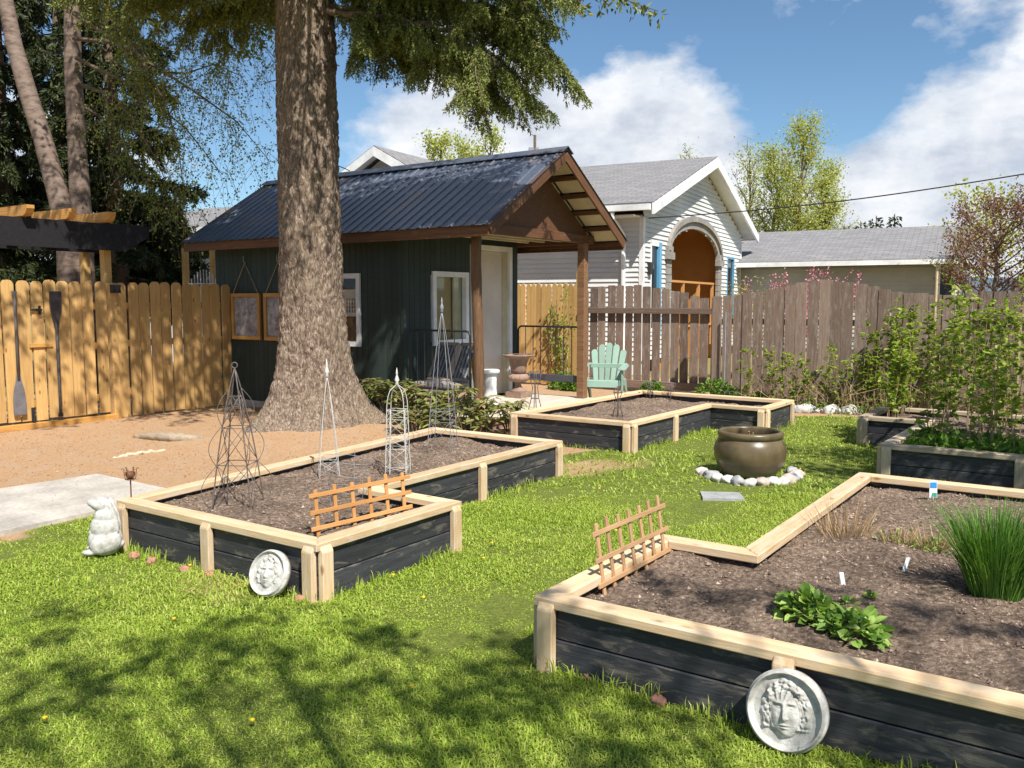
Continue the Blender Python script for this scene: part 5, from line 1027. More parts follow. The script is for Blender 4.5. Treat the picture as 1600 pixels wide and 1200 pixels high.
# ------------------------------------------------------------------ garden ornaments in the beds
def obelisk(name, label, base, H, hw, mat, r, style, rot=0.3, hoops=(.3, .58, .8)):
    base = Vector(base); t = thing(name, label, 'obelisk', base); rm = Matrix.Rotation(rot, 3, 'Z')
    def corner(k, f):
        if style == 'dome': w = hw * (1 - .25 * f) if f < .72 else hw * .82 * math.sqrt(max(0, 1 - ((f - .72) / .28) ** 2.2))
        else: w = hw * ((1 - f) ** .85 + .06 * math.sin(f * math.pi))
        return base + rm @ Vector((w * (1 if k in (0, 3) else -1), w * (1 if k < 2 else -1), H * f - (.03 if f == 0 else 0)))
    for k in range(4): MB().tube([corner(k, i / 16) for i in range(17)], r, 6).build('leg', mat, t, smooth=True)
    if style == 'dome':                       # doubled legs
        for k in range(4): MB().tube([corner(k, i / 16 * .72).lerp(corner((k + 1) % 4, i / 16 * .72), .22) for i in range(17)], r * .8, 5).build('leg', mat, t, smooth=True)
    for f in hoops:
        m = MB(); cs = [corner(k, f) for k in range(4)]
        for k in range(4): m.tube([cs[k], cs[(k + 1) % 4]], r * .7, 5)
        m.build('hoop', mat, t, smooth=True)
    lv = [0.04] + list(hoops); m = MB()
    for f0, f1 in zip(lv[:-1], lv[1:]):
        for k in range(4):
            m.tube([corner(k, f0 + .02), corner((k + 1) % 4, f1)], r * .5, 4); m.tube([corner((k + 1) % 4, f0 + .02), corner(k, f1)], r * .5, 4)
    m.build('lattice', mat, t, smooth=True)
    if style == 'scroll':
        for k in range(4):
            m = MB(); dirn = (corner(k, 0) - base); dirn.z = 0; dirn.normalize()
            for f0, f1, bl in ((.0, .32, .085), (.31, .60, .07), (.59, .86, .055)):
                m.tube([corner(k, f0 + (f1 - f0) * i / 10) + dirn * bl * math.sin(math.pi * i / 10) for i in range(11)], r * .55, 5)
            m.build('scroll', mat, t, smooth=True)
    top = base + Vector((0, 0, H)); m = MB()
    if style == 'scroll': m.ring(top + Vector((0, 0, .02)), .018, r * .8, 14, 6, (FWD.x, FWD.y, 0))
    else: m.lathe(top - Vector((0, 0, .015)), [(.004, 0), (.016, .012), (.010, .03), (.019, .045), (.012, .065), (.006, .085), (.009, .095), (.001, .14)], 10)
    m.build('finial', mat, t, smooth=True); return t
SZ = .235
obelisk('garden_obelisk', 'brown iron obelisk with looped scroll sides in the corner of the near bed', gp(373, 792, SZ), .90, .125, WIREG, .0042, 'scroll', .55, (.32, .58, .8))
obelisk('garden_obelisk', 'white dome topped obelisk with doubled rods and pointed finial', gp(622, 742, SZ), .70, .080, WIREW, .0034, 'dome', .5, (.10, .30, .42, .62, .72))
obelisk('garden_obelisk', 'slim white wire obelisk standing before the big trunk', gp(514, 750, SZ), .78, .075, WIREW, .0028, 'plain', .9, (.18,))
obelisk('garden_obelisk', 'tall narrow grey wire obelisk at the far end of the bed', gp(692, 706, SZ), 1.24, .110, WIRES, .0030, 'plain', .4, (.22, .30))
ws = gp(545, 788, SZ); t = thing('plant_support', 'flimsy grey hoop plant support leaning in the soil', 'plant support', ws)
for k in range(3): a = k * 2.09; MB().tube([ws + Vector((.11 * math.cos(a), .11 * math.sin(a), -.02)), ws + Vector((.17 * math.cos(a), .17 * math.sin(a), .33))], .002, 4).build('leg', WIRES, t)
for z, rr in ((.10, .125), (.21, .145), (.30, .16)): MB().ring(ws + UP * z, rr, .0017, 28, 4, (.12, .1, 1)).build('hoop', WIRES, t)
def trellis(label, p, q, H, nv, rails, w, th, mat, z0, lean, over=.035):
    p, q = Vector((p[0], p[1], z0)), Vector((q[0], q[1], z0)); a = (q - p).normalized(); up = (UP + Vector((a.y, -a.x, 0)) * lean).normalized(); nn = a.cross(up)
    t = thing('wooden_trellis', label, 'trellis', (p + q) / 2); L = (q - p).length
    for k in range(nv):
        b_ = p + a * (L * (.06 + .88 * k / (nv - 1)) + rnd.uniform(-.004, .004)); ln = H + rnd.uniform(-.006, .01); plank('upright', b_ - up * .04, b_ + up * ln, w, th, mat, t, up=a, bev=.0015)
    for f in rails: plank('slat', p + up * (H * f) + nn * th * 1.02 - a * .012, q + up * (H * f + rnd.uniform(-.004, .004)) + nn * th * 1.02 + a * .012, w, th, mat, t, up=up, bev=.0015)
trellis('small orange cedar trellis stuck in the soil of the obelisk bed', (-3.70, 3.36), (-3.62, 4.10), .255, 6, (.12, .48, .86), .024, .010, SLAT, .245, -.10)
trellis('small faded trellis leaning on the rail of the chive bed', (-1.872, 3.40), (-1.862, 4.12), .335, 7, (.16, .50, .86), .022, .010, SLAT_OLD, .225, -.16)
# cast stone rabbit
def rabbit(base, face):
    base = Vector(base); m = MB(); rot = Matrix.Rotation(face, 3, 'Z')
    def bl(c, r, tilt=None, sub=3):
        ro = rot @ (tilt if tilt is not None else Matrix.Identity(3)); m.blob(base + rot @ Vector(c), *r, sub, rot=ro)
    ry = lambda a: Matrix.Rotation(R(a), 3, 'Y')
    bl((0, 0, .075), (.100, .098, .098)); bl((.0, 0, .155), (.084, .086, .095)); bl((.006, 0, .225), (.066, .070, .06)); bl((.012, 0, .27), (.040, .042, .045))
    bl((-.020, 0, .300), (.064, .050, .045), ry(18)); bl((-.066, 0, .312), (.030, .030, .026), ry(15)); bl((-.085, 0, .318), (.012, .015, .012))
    for s in (-1, 1):
        bl((.056, s * .026, .245), (.017, .020, .095), ry(-17)); bl((.072, s * .028, .175), (.013, .022, .055), ry(-10))   # long ears down the back
        bl((-.02, s * .060, .060), (.060, .034, .062)); bl((-.075, s * .052, .016), (.052, .026, .019)); bl((-.028, s * .050, .165), (.026, .020, .048), ry(35)); bl((-.062, s * .026, .140), (.030, .017, .017), ry(-25))
        bl((-.03, s * .030, .322), (.010, .010, .010), sub=2)
    bl((-.045, 0, .075), (.040, .050, .055)); bl((.085, 0, .05), (.025, .025, .025))
    me = smooth_fuse(m, .0045, 'statue', STONEW, it=2); o = link('rabbit_statue', me); tag(o, 'white cast stone rabbit gazing upward by the corner of the bed', 'statue')
    A = np.array([v.co for v in me.vertices]); c = Vector((A[:, 0].mean(), A[:, 1].mean(), A[:, 2].min())); me.transform(Matrix.Translation(-c)); o.matrix_basis = Matrix.Translation((c.x, c.y, 0.0)); return o
rb = rabbit(gp(166, 868), YAW + R(12))
# face plaques
def plaque(label, c, r, lean, turn, seed):
    NRr, NAa = 70, 128; V = []
    def g(x, y, cx, cy, sx, sy): return math.exp(-((x - cx) / sx) ** 2 - ((y - cy) / sy) ** 2)
    for i in range(NRr + 1):
        rr = i / NRr
        for k in range(NAa):
            an = 2 * math.pi * k / NAa; x, y = rr * math.cos(an), rr * math.sin(an)
            fx, fy_ = x / .40, (y + .06) / .56; e = fx * fx + fy_ * fy_
            h = .17 * math.sqrt(max(0, 1 - e)) if e < 1 else 0
            if e < 1.15:
                h += .085 * math.exp(-(x / .055) ** 2) * (1 / (1 + math.exp((y - .16) * 22))) * (1 / (1 + math.exp((-.20 - y) * 40))) * (1 + .6 * max(0, -y) / .2)
                h += .03 * (g(x, y, .07, -.16, .035, .035) + g(x, y, -.07, -.16, .035, .035))
                for s in (-1, 1):
                    h += -.065 * g(x, y, s * .16, .10, .095, .06) + .040 * g(x, y, s * .16, .095, .05, .028) + .040 * g(x, y, s * .17, .20, .12, .032) + .022 * g(x, y, s * .22, -.12, .09, .10)
                h += .040 * g(x, y, 0, -.315, .11, .026) + .036 * g(x, y, 0, -.385, .085, .028) - .030 * g(x, y, 0, -.35, .12, .012) + .04 * g(x, y, 0, -.52, .09, .07)
            if .78 < e < 2.6 and rr < .82 and y > -.42:
                cur = noise.noise(Vector((x * 7 + seed, y * 7, seed))) + .6 * noise.noise(Vector((x * 15, y * 15, seed + 4))); h += (.075 + .085 * cur) * min(1, (e - .78) * 3) * min(1, max(0, (2.6 - e) / .7))
            if y > .22 and e < 2.0 and rr < .8: h += .05 * max(0, math.sin(an * 19 + rr * 14)) * min(1, (y - .22) * 5)
            if rr > .80: h += .16 * math.exp(-((rr - .91) / .055) ** 2)
            h += .006 * noise.noise(Vector((x * 22, y * 22, seed))); h *= (1 if rr < .97 else .6)
            V.append((x * r, -h * r * .95 - .012, y * r))
    nb = len(V); V += [(r * math.cos(2 * math.pi * k / NAa), .018, r * math.sin(2 * math.pi * k / NAa)) for k in range(NAa)]
    ix = np.arange((NRr + 1) * NAa).reshape(NRr + 1, NAa); jx = np.roll(ix, -1, 1); T = [tuple(x) for x in np.stack([ix[:-1], jx[:-1], jx[1:], ix[1:]], -1).reshape(-1, 4)]
    o0 = NRr * NAa; T += [(o0 + k, o0 + (k + 1) % NAa, nb + (k + 1) % NAa, nb + k) for k in range(NAa)]
    me = bpy.data.meshes.new('face_plaque'); me.from_pydata(V, [], T + [tuple(range(nb, nb + NAa))[::-1]]); me.update(); me.polygons.foreach_set('use_smooth', [True] * len(me.polygons)); me.materials.append(STONEW)
    bm = bmesh.new(); bm.from_mesh(me); bmesh.ops.remove_doubles(bm, verts=bm.verts, dist=1e-5); bmesh.ops.recalc_face_normals(bm, faces=bm.faces); bm.to_mesh(me); bm.free()
    m = Matrix.Translation(c) @ Matrix.Rotation(turn, 4, 'Z') @ Matrix.Rotation(-lean, 4, 'X') @ Matrix.Rotation(R(-6), 4, 'Y'); o = link('face_plaque', me, None, m); return tag(o, label, 'plaque')
c1 = gp(401, 905, .12); plaque('round white face plaque leaning on the obelisk bed', (c1.x, 2.995, .128), .124, R(22), R(8), 1.3)
c2 = onp(1228, 1112, (0, 2.97), (1, 2.97)); plaque('round white face plaque leaning on the chive bed', (c2.x, 2.98, .132), .142, R(14), R(0), 5.1)
# candle holder on the bed corner
cp = gp(205, 777, TCAP); t = thing('candle_holder', 'rusty iron cage candle holder on a stake at the bed corner', 'candle holder', cp)
MB().tube([cp - UP * .1, cp + UP * .115], .0045, 8).build('stake', RUSTY, t); m = MB(); cz = cp + UP * .115
m.tube([cz, cz + UP * .004], .030, 14); m.build('tray', RUSTY, t); MB().lathe(cz, [(.006, .004), (.022, .012), (.029, .03), (.030, .05), (.026, .052), (.024, .035), (.006, .02)], 16).build('cup', RUSTY, t, smooth=True)
for k in range(6): a = k * math.pi / 3; d = Vector((math.cos(a), math.sin(a), 0)); MB().tube([cz + d * .03, cz + d * .036 + UP * .05, cz + d * .036 + UP * .068, cz + d * .045 + UP * .074, cz + d * .050 + UP * .066], .0028, 5).build('scroll', RUSTY, t)
# labels and tag
LAB = rough_mat('white_plastic_label', (.72, .74, .76), (.8, .82, .84), 8, .4, 0); BLT = rough_mat('blue_plant_tag', (.03, .20, .50), (.05, .26, .6), 8, .4, 0); GRT = rough_mat('green_tag_print', (.03, .22, .14), (.05, .3, .2), 8, .5, 0)
for u, v, tilt, lab in ((1319, 912, .25, 'white plastic plant label near the herb plant'), (1412, 888, -.35, 'white plastic plant label near the dried tufts')):
    p = gp(u, v, SZ3); MBx = MB(); MBx.prism([p + RGT * -.010 - UP * .02, p + RGT * .010 - UP * .02, p + RGT * (.010 - tilt * .06) + UP * .055, p + RGT * (-.010 - tilt * .06) + UP * .055], FWD * .0015); tag(MBx.build('plant_label', LAB), lab, 'plant label')
p = gp(1457, 782, SZ3); t = thing('plant_tag', 'blue and green nursery plant tag on a stake', 'plant tag', p)
MB().prism([p + RGT * (-.022) + UP * .02, p + RGT * .030 + UP * .02, p + RGT * .026 + UP * .125, p + RGT * .005 + UP * .14, p + RGT * -.024 + UP * .125], FWD * .002).build('card', LAB, t)
MB().prism([p + RGT * (-.020) + UP * .085 - FWD * .001, p + RGT * .024 + UP * .085 - FWD * .001, p + RGT * .022 + UP * .122 - FWD * .001, p + RGT * -.020 + UP * .122 - FWD * .001], -FWD * .001).build('print', BLT, t)
MB().prism([p + RGT * (-.010) + UP * .024 - FWD * .001, p + RGT * .027 + UP * .024 - FWD * .001, p + RGT * .025 + UP * .052 - FWD * .001, p + RGT * -.004 + UP * .052 - FWD * .001], -FWD * .001).build('print', GRT, t)
MB().bar(p - UP * .04 + RGT * .004, p + UP * .03 + RGT * .004, .012, .002).build('stake', LAB, t)

# ------------------------------------------------------------------ glazed pot, stones, slab
GLAZE, nt, b = new_mat('olive_glaze', 0.34, 0.45); v = coords(nt, rand=False); g = noise_n(nt, v, 7, 6, .6); zc = nd(nt, 'ShaderNodeSeparateXYZ', {0: nd(nt, 'ShaderNodeTexCoord').outputs['Object']}).outputs[2]
c = ramp(nt, g, [(0.3, (0.075, 0.055, 0.028)), (0.7, (0.145, 0.108, 0.056))]); c = mixc(nt, ramp(nt, mth(nt, 'ADD', zc, mth(nt, 'MULTIPLY', g, .06)), [(0.10, 1), (0.16, 0)]), c, (0.19, 0.15, 0.115)); nt.links.new(c, b.inputs['Base Color'])
pc = cam2w((1176 - 800) / F_PX * 7.78, 7.78); pot = thing('glazed_pot', 'large olive brown glazed pot ringed with stones on the lawn', 'pot', pc); pot.rotation_euler = (R(2.2), R(2.5), 0)
prof = [(.19, .0), (.235, .03), (.285, .09), (.313, .16), (.318, .205), (.305, .26), (.278, .300), (.270, .306), (.279, .312), (.288, .330), (.286, .352), (.272, .362), (.252, .362), (.246, .348), (.25, .30), (.27, .25), (.27, .22)]
prof = [(a_, b_ * 1.14) for a_, b_ in prof]; MB().lathe(pc, prof, 64).build('bowl', GLAZE, pot, smooth=True); MB().lathe(pc, [(.272, .265), (.15, .275), (.01, .27)], 32).build('soil', soilm, pot)
m = MB()
for k in range(6): a = rnd.uniform(0, 6.28); m.tube([pc + Vector((.05 * math.cos(a), .05 * math.sin(a), .22)), pc + Vector((.05 * math.cos(a) + rnd.gauss(0, .06), .05 * math.sin(a) + rnd.gauss(0, .06), rnd.uniform(.33, .43)))], .005, 5)
m.build('dry_stalks', DRY, pot)
STM = [rough_mat('river_stone_%s' % n_, c0, c1, 14, .8, .25, .004) for n_, c0, c1 in (('pale', (.42, .40, .37), (.60, .58, .55)), ('pink', (.40, .31, .27), (.54, .44, .39)), ('grey', (.25, .255, .26), (.40, .40, .40)))]
TERRA = rough_mat('terracotta_stone', (.33, .15, .10), (.45, .24, .17), 12, .9, .3)
_sm = {}
def stone(p, r, mat, label, group, seed, flat=.7):
    key = (mat.name, seed % 4)
    if key not in _sm:
        q = MB().blob((0, 0, 0), 1, .85, .72, 3, .35, seed); _sm[key] = q.mesh('stone', mat, True)
    o = link('stone', _sm[key], None, Matrix.Translation((p[0], p[1], p[2] + r * flat * .45)) @ Matrix.Rotation(seed * 1.7, 4, 'Z') @ Matrix.Diagonal((r, r, r, 1))); return tag(o, label, 'stone', group)
for k in range(15):
    a = YAW + R(-90) + R(-98 + 196 * k / 14); rr = .40 + rnd.uniform(-.015, .02); stone((pc.x + math.cos(a) * rr, pc.y + math.sin(a) * rr, 0), rnd.uniform(.056, .074), STM[(k * 7) % 3 if k % 4 else 0], 'smooth rounded stone in the ring around the glazed pot', 'stones around the pot', k)
for k in range(12): u = 1226 + k * 10.2; p = gp(u, 643 + k * .4, 0); stone(p, rnd.choice((.07, .085, .10, .12, .09)), STM[(0, 0, 2, 0, 2, 0, 1)[k % 7]], 'pale rounded stone in the row edging the raspberry strip', 'edging stones along the raspberry strip', k + 3)
for (u, v) in ((210, 871), (237, 879), (290, 893), (328, 900), (470, 940), (925, 1060), (1028, 1098)): stone(gp(u, v, 0), .034, TERRA, 'round terracotta stone at the foot of a black bed front', 'terracotta stones at the bed feet', u % 5)
sb = gp(1127, 776); m = MB(); m.prism([sb + RGT * x + FWD * y - UP * .02 for x, y in ((-.17, -.10), (.15, -.15), (.17, .10), (-.14, .14))], UP * .034); tag(m.build('stepping_stone', STM[2]), 'flat grey stepping stone sunk in the lawn before the pot', 'stepping stone')

# ------------------------------------------------------------------ roots and edging at the trunk
def root(label, pix, r, name='tree_root'):
    pts = [gp(u, v, 0.0) + UP * z for u, v, z in pix]; f = []
    for k in range(len(pts) - 1): f += [pts[k].lerp(pts[k + 1], j / 6) + Vector((0, 0, .008 * math.sin(j * 2.1 + k))) for j in range(6)]
    f.append(pts[-1]); n = len(f); m = MB().tube(f, [r * (.55 + .45 * math.sin(math.pi * (k + .6) / (n + .6))) * (1 + .12 * math.sin(k * 2.7)) for k in range(n)], 10); tag(m.build(name, PINE_OLD, smooth=True), label, 'root')
root('thick exposed root lying on the bare earth left of the trunk', [(212, 684, .0), (235, 688, .045), (268, 692, .06), (300, 692, .045), (328, 686, .0)], .055)
root('thin exposed root in the bare earth near the path', [(175, 716, -.01), (200, 713, .012), (235, 708, .012), (275, 703, -.01)], .022)
e0, e1 = gp(424, 668), gp(497, 671); t = thing('scalloped_edging', 'short red brown scalloped edging strip at the foot of the trunk', 'edging', (e0 + e1) / 2)
for k in range(7): p = e0.lerp(e1, (k + .5) / 7); MB().blob(p + UP * .13, .055, .03, .045, 2, .2, k).build('scallop', rough_mat('red_brown_clay', (.16, .07, .045), (.26, .13, .085), 20, .9, .4) if k == 0 else bpy.data.materials['red_brown_clay'], t, smooth=True)

# ------------------------------------------------------------------ porch furniture
def headboard(label, xa, xb, y, z0, zt, rail):
    t = thing('iron_headboard', label, 'headboard', ((xa + xb) / 2, y, z0)); r = .06; pts = [(xa, y, z0), (xa, y, zt - r)] + [(xa + r * (1 - math.cos(a)), y, zt - r + r * math.sin(a)) for a in (R(30), R(60), R(90))] + [(xb - r + r * math.sin(a), y, zt - r + r * math.cos(a)) for a in (0, R(30), R(60), R(90))] + [(xb, y, z0)]
    MB().tube(pts, .014, 8).build('hoop', IRON, t, smooth=True); MB().tube([(xa, y, z0 + .30), (xb, y, z0 + .30)], .010, 6).build('rail', IRON, t)
    for k in range(1, 8): x = xa + (xb - xa) * k / 8; MB().tube([(x, y, z0 + .30), (x, y, zt)], .0065, 6).build('bar', IRON, t); MB().blob((x, y, zt + .004), .014, .014, .014, 1).build('knob', IRON, t, smooth=True)
    if rail: plank('side_rail', (xa + .05, y - .03, z0 + .27), (xb, y - .03, z0 + .27), .10, .03, SLATEW, t)
SLATEW = wood('slate_painted_wood', (.085, .085, .10), (.05, .05, .062)); DZ = .1675
headboard('black iron headboard railing between shed corner and round porch post', -7.42, -6.46, 8.44, DZ, 1.20, False)
headboard('black iron headboard with dark side rail before the orange panel', -7.50, -6.43, 11.0, DZ, 1.19, True)
FAB = rough_mat('grey_seat_cushion', (.27, .235, .22), (.36, .32, .30), 30, .9, .3); BN = wood('bleached_bench_wood', (.42, .34, .28), (.30, .24, .20)); DKS = rough_mat('dark_slat', (.06, .058, .06), (.10, .095, .10), 20, .6, .1)
t = thing('slatted_bench', 'slatted two panel bench with grey seat pad behind the iron headboard', 'bench', (-6.95, 8.85, DZ))
for (xa, xb) in ((-7.44, -7.11), (-7.08, -6.75)):
    b0, b1 = Vector((0, 8.80, .56)), Vector((0, 9.05, 1.00)); f = MB()
    for x in (xa + .015, xb - .015): plank('back_stile', (x, b0.y, b0.z), (x, b1.y, b1.z), .035, .03, BN, t, up=(1, 0, 0))
    for q in (b0, b1): plank('back_rail', (xa, q.y, q.z), (xb, q.y, q.z), .045, .03, BN, t, up=(b1 - b0))
    for k in range(9): x = xa + .055 + k * (xb - xa - .11) / 8; plank('back_slat', (x, b0.y, b0.z), (x, b1.y, b1.z), .022, .012, WIRES if k % 2 else DKS, t, up=(1, 0, 0), bev=.001)
    m = MB(); m.box(xa, xb, 8.52, 8.83, .47, .54); bm_ = m.build('seat_pad', FAB, t); md = bm_.modifiers.new('b', 'BEVEL'); md.width = .02; md.segments = 2
plank('seat_frame', (-7.45, 8.67, .445), (-6.74, 8.67, .445), .36, .04, BN, t, up=(0, 1, 0))
for x in (-7.42, -6.78):
    for y in (8.53, 8.82): plank('leg', (x, y, DZ), (x, y, .425), .045, .045, BN, t, up=(1, 0, 0))
t = thing('broom', 'straw broom leaning head up with blue binding beside the porch post', 'broom', (-6.52, 8.66, DZ)); m = MB()
for k in range(26): a = k * 2.4; s = .07 * math.sqrt(k / 26); m.tube([(-6.53 + s * .35 * math.cos(a), 8.66 + s * .35 * math.sin(a), .45), (-6.56 + s * math.cos(a), 8.68 + s * math.sin(a), .92)], .007, 4)
m.build('bristles', rough_mat('broom_straw', (.36, .25, .09), (.5, .37, .16), 30, .9, .2), t); MB().tube([(-6.50, 8.64, DZ), (-6.53, 8.66, .5)], .012, 8).build('handle', SLAT, t)
MB().blob((-6.565, 8.655, .90), .055, .045, .035, 2, .2, 3).build('binding', rough_mat('cobalt_plastic', (.012, .04, .32), (.02, .06, .42), 10, .35, .1), t, smooth=True)
sc_ = cam2w((766 - 800) / F_PX * 11.75, 11.75, DZ); t = thing('garden_stool', 'white glazed garden stool with flared foot near the shed door', 'stool', sc_)
MB().lathe(sc_, [(.115, 0), (.118, .02), (.098, .07), (.082, .23), (.088, .38), (.098, .43)], 28).build('body', WHITE, t, smooth=True); MB().lathe(sc_, [(.10, .43), (.125, .435), (.128, .47), (.11, .485), (.02, .485)], 28).build('seat', WHITE, t, smooth=True)
uc = cam2w((810 - 800) / F_PX * 12.75, 12.75, DZ); URN = rough_mat('rusty_terracotta', (.21, .135, .10), (.33, .225, .175), 16, .9, .3); t = thing('garden_urn', 'rusty pedestal urn with wide flat rim on the porch deck', 'urn', uc)
MB().box(uc.x - .135, uc.x + .135, uc.y - .135, uc.y + .135, uc.z, uc.z + .085).build('plinth', URN, t); MB().lathe(uc, [(.125, .085), (.12, .10), (.07, .135), (.045, .165), (.04, .20), (.06, .225)], 28).build('foot', URN, t, smooth=True)
m = MB(); NN = 48
for (r0, z) in ((.05, .22), (.115, .235), (.152, .27), (.155, .30), (.135, .33), (.105, .345)):
    for k in range(NN): rr = r0 * (1 + (.05 if k % 3 == 0 else -.015) * (1 if r0 > .1 else 0)); m.v.append((uc.x + rr * math.cos(2 * math.pi * k / NN), uc.y + rr * math.sin(2 * math.pi * k / NN), uc.z + z))
for i in range(5):
    for k in range(NN): m.f.append((i * NN + k, i * NN + (k + 1) % NN, (i + 1) * NN + (k + 1) % NN, (i + 1) * NN + k))
m.build('fluted_bowl', URN, t, smooth=True); MB().lathe(uc, [(.10, .34), (.115, .40), (.128, .50), (.155, .575), (.235, .605), (.24, .622), (.225, .628), (.15, .60), (.12, .52), (.01, .50)], 36).build('neck', URN, t, smooth=True)
# green garden chair
GRN = rough_mat('sage_green_plastic', (.24, .37, .30), (.29, .42, .35), 6, .38, .05, .002, spec=.4); cc = cam2w((945 - 800) / F_PX * 13.15, 13.15); t = thing('garden_chair', 'sage green plastic slat back garden chair by the porch', 'chair', cc, YAW + R(-16))
cm = world_of(t)
def cpart(m, name, par=None):
    me = m.mesh(name, GRN, False); bm = bmesh.new(); bm.from_mesh(me); bmesh.ops.recalc_face_normals(bm, faces=bm.faces); bmesh.ops.bevel(bm, geom=list(bm.edges), offset=.006, segments=1, affect='EDGES'); bm.to_mesh(me); bm.free(); return link(name, me, par or t, cm)
for k in range(5):                                  # fan of back slats, arched at the top
    x0, x1 = (k - 2) * .085, (k - 2) * .112; hw0, hw1 = .034, .050; top = .93 - .016 * (k - 2) ** 2 * 1.6
    P = lambda x, z: Vector((x, .20 + (z - .34) * .36, z)); o_ = [P(x0 - hw0, .34), P(x0 + hw0, .34)]
    for a in range(0, 181, 30): o_.append(P(x1 + hw1 * math.cos(R(a)) * (1 if a <= 90 else 1), top - .05 + .05 * math.sin(R(a))))
    cpart(MB().prism(o_, (0, .018, -.006)), 'back_slat')
m = MB(); m.bar((-.27, .29, .58), (.27, .29, .58), .03, .07); cpart(m, 'back_rail')
for k in range(5): y = -.26 + k * .105; z = .395 - k * .022; cpart(MB().box(-.25, .25, y - .046, y + .046, z - .012, z + .012), 'seat_slat')
cpart(MB().prism([(-.26, -.325, .30), (.26, -.325, .30), (.26, -.315, .405), (-.26, -.315, .405)], (0, .02, 0)), 'apron')
for s in (-1, 1):
    cpart(MB().prism([(s * .25, -.36, .56), (s * .35, -.37, .555), (s * .375, -.30, .565), (s * .355, .10, .585), (s * .30, .30, .60), (s * .25, .30, .60)], (0, 0, .024)), 'arm')
    cpart(MB().prism([(s * .30, -.33, 0), (s * .30, -.25, 0), (s * .30, -.21, .30), (s * .30, -.20, .555), (s * .30, -.34, .555), (s * .30, -.32, .32)], (s * .022, 0, 0)), 'leg')
    cpart(MB().prism([(s * .27, .40, 0), (s * .27, .48, 0), (s * .27, .22, .40), (s * .27, -.31, .41), (s * .27, -.31, .33), (s * .27, .10, .30)], (s * .025, 0, 0)), 'leg')
# oars on the gate
OARM = rough_mat('grey_painted_oar', (.12, .115, .125), (.18, .17, .18), 14, .6, .1); OARD = rough_mat('dark_painted_oar', (.035, .03, .035), (.07, .06, .06), 14, .55, .1)
def oar(label, top, bot, blade_low, mat):
    a, c = onp(*top, (FX + .055, 0), (FX + .055, 1)), onp(*bot, (FX + .055, 0), (FX + .055, 1)); t = thing('oar', label, 'oar', (a + c) / 2)
    if not blade_low: a, c = c, a                    # a = grip end, c = blade end
    d = (c - a); L = d.length; d.normalize(); s = Vector((0, d.z, -d.y)).normalized(); bl = .50 if blade_low else .46
    MB().tube([a, a + d * .02, a + d * .06, a + d * .11, a + d * (L - bl + .08)], [.030, .030, .017, .017, .020], 10).build('shaft', mat, t, smooth=True)
    prof = [(0, .018), (.10, .035), (.20, .060), (.30, .072), (bl - .02, .074), (bl, .070)]; o0 = a + d * (L - bl); pts = [o0 + d * x - s * w for x, w in prof] + [o0 + d * x + s * w for x, w in prof[::-1]]
    MB().prism([p - Vector((.008, 0, 0)) for p in pts], (.016, 0, 0)).build('blade', mat, t)
oar('grey oar hung blade down on the gate boards', (22, 455), (32, 648), True, OARM); oar('dark oar hung blade up on the gate boards', (86, 455), (95, 650), False, OARD)
# framed carvings on the shed wall
CARV, nt, b = new_mat('mottled_carved_panel', .85, .2); v = coords(nt); g = noise_n(nt, v, 12, 6, .65); nt.links.new(ramp(nt, g, [(.35, (.16, .145, .15)), (.55, (.34, .32, .32)), (.75, (.46, .44, .43))]), b.inputs['Base Color']); bump(nt, b, g, .6, .02)
for xa, xb, lab in ((-10.92, -10.28, 'framed pale relief hung by rope next to the fence'), (-10.19, -9.55, 'framed pale relief hung by rope, half behind the trunk')):
    t = thing('framed_relief', lab, 'picture frame', ((xa + xb) / 2, SY0 - .03, 1.0)); z0, z1, w = 1.0, 1.68, .055
    for p, q in (((xa, z0 + w / 2), (xb, z0 + w / 2)), ((xa, z1 - w / 2), (xb, z1 - w / 2))): plank('frame_rail', (p[0], SY0 - .03, p[1]), (q[0], SY0 - .03, q[1]), w, .04, CEDAR_X, t)
    for x in (xa + w / 2, xb - w / 2): plank('frame_stile', (x, SY0 - .03, z0 + w), (x, SY0 - .03, z1 - w), w, .04, CEDAR_X, t, up=(1, 0, 0))
    m = MB(); NG = 24                              # panel with a soft moulded relief
    for j in range(NG + 1):
        for i in range(NG + 1):
            x, z = xa + w + (xb - xa - 2 * w) * i / NG, z0 + w + (z1 - z0 - 2 * w) * j / NG; a, c_ = i / NG - .5, j / NG - .68; q = math.hypot(a, c_ * .8)
            m.v.append((x, SY0 - .022 - .010 * math.exp(-((q - .20) / .05) ** 2) - .006 * noise.noise(Vector((x * 14, z * 14, xa))), z))
    for j in range(NG):
        for i in range(NG): k = j * (NG + 1) + i; m.f.append((k, k + 1, k + NG + 2, k + NG + 1))
    m.build('relief', CARV, t, smooth=True); xm = (xa + xb) / 2
    for x in (xa + .04, xb - .04): MB().tube([(x, SY0 - .03, z1), (xm, SY0 - .03, 2.12)], .006, 5).build('rope', rough_mat('jute_rope', (.25, .19, .11), (.35, .28, .18), 60, .9, .3) if 'jute_rope' not in bpy.data.materials else bpy.data.materials['jute_rope'], t)
    MB().tube([(xm, SY0, 2.13), (xm, SY0 - .05, 2.13), (xm, SY0 - .05, 2.22)], .008, 6).build('hook', WIRES, t)
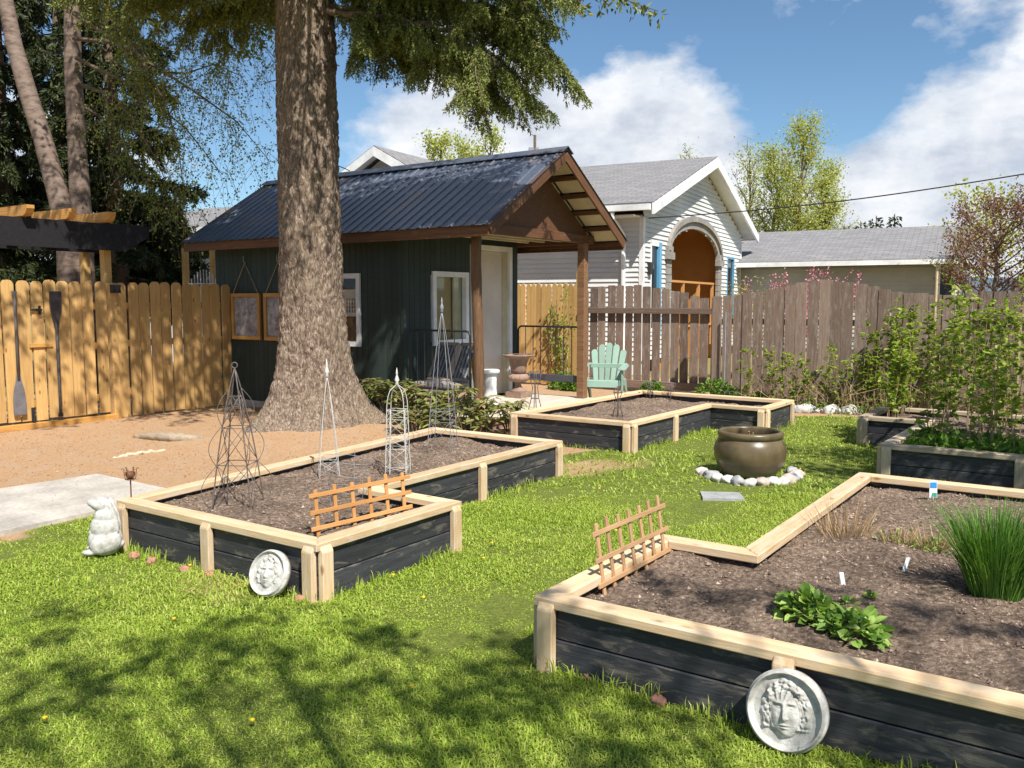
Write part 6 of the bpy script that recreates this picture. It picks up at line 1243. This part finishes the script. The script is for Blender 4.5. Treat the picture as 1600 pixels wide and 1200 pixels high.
# small iron things in the middle bed
def scroll_stand(label, u, v, z, H, w, cup):
    p = gp(u, v, z); t = thing('iron_plant_stand', label, 'plant stand', p)
    for k in range(4):
        a = k * math.pi / 2 + .4; d = Vector((math.cos(a), math.sin(a), 0)); MB().tube([p + d * w + UP * -.02, p + d * w * .55 + UP * H * .3, p + d * w * .35 + UP * H * .6, p + d * w * .75 + UP * H * .82, p + d * w * (.9 if cup else .05) + UP * H], .005, 5).build('leg', WIREG, t, smooth=True)
    for f, q in ((.3, .56), (.8, .74)) + (((1.0, .9),) if cup else ()): MB().ring(p + UP * H * f, w * q, .004, 18, 5).build('hoop', WIREG, t, smooth=True)
scroll_stand('iron scroll stand with open cup top at the bed corner near the urn', 836, 640, .25, .46, .085, True); scroll_stand('small pointed iron stand in the soil below the green chair', 965, 652, .225, .36, .065, False)
scroll_stand('short iron stand near the back rail of the middle bed', 1016, 622, .225, .22, .07, True); scroll_stand('short iron stand by the notch rail of the middle bed', 1048, 624, .225, .22, .07, True)
p0, p1 = gp(1128, 626, .225), gp(1158, 628, .225); t = thing('scroll_border', 'low iron scroll border along the notch of the middle bed', 'edging', (p0 + p1) / 2)
for k in range(5): c = p0.lerp(p1, k / 4) + UP * .10; MB().ring(c, .036, .004, 16, 5, (FWD.x, FWD.y, 0)).build('scroll', WIREG, t); MB().tube([c - UP * .16, c - UP * .035], .004, 5).build('peg', WIREG, t)
# stakes among the raspberries, utility mast, overhead cable, lattice arch
for (u, d, v0, v1, mat, lab) in ((1464, 11.9, 424, 660, PINE, 'pale wooden stake rising among the raspberry canes'), (1556, 10.2, 535, 700, PINE, 'pale wooden stake low among the raspberry bushes'), (1134, 13.7, 488, 612, WIRES, 'thin grey pipe against the weathered fence corner')):
    a = dp(u, v0, d); c = Vector((a.x, a.y, -.02)); tag(MB().tube([c, a], .019 if mat is PINE else .012, 8).build('garden_stake', mat), lab, 'stake')
b_ = at_d(835, 70); h_ = dp(835, 211, 70).z; t = thing('utility_mast', 'thin dark utility pole beyond the shed ridge', 'utility pole', b_); MB().tube([b_ - UP * .2, b_ + UP * h_], .11, 8).build('pole', BARK2, t); MB().bar(b_ + UP * (h_ - 1.2) - RGT * .5, b_ + UP * (h_ - 1.2) + RGT * .3, .15, .5).build('transformer', WIRES, t)
def cable(label, a, c, sag, r): tag(MB().tube([a.lerp(c, k / 24) - UP * sag * math.sin(math.pi * k / 24) for k in range(25)], r, 5).build('overhead_cable', IRON), label, 'cable')
cable('black overhead cable running to the arched house gable', hm @ Vector((WX + .03, .8, 3.32)), dp(1660, 262, 15.0), .12, .012)
wl = thing('lattice_panel', 'white garden lattice panel with arched top beside the shed', 'lattice', dp(315, 445, 15.5) * 1.0); wl.location.z = 0; q0, q1 = at_d(298, 15.5), at_d(345, 15.5); zb, zt = .9, dp(315, 421, 15.5).z
for k in range(11): p = q0.lerp(q1, k / 10); zz = zt - .25 * (2 * k / 10 - 1) ** 2; MB().bar(p + UP * zb, p + UP * zz, .02, .01).build('lath', WHITE, wl)
for k in range(9): z = zb + (zt - .25 - zb) * k / 8; MB().bar(q0 + UP * z - FWD * .012, q1 + UP * z - FWD * .012, .01, .02).build('lath', WHITE, wl)
for u in (294, 337): p = at_d(u, 15.6); plank('post', p, p + UP * 2.5, .09, .09, CEDAR, wl, up=(1, 0, 0))
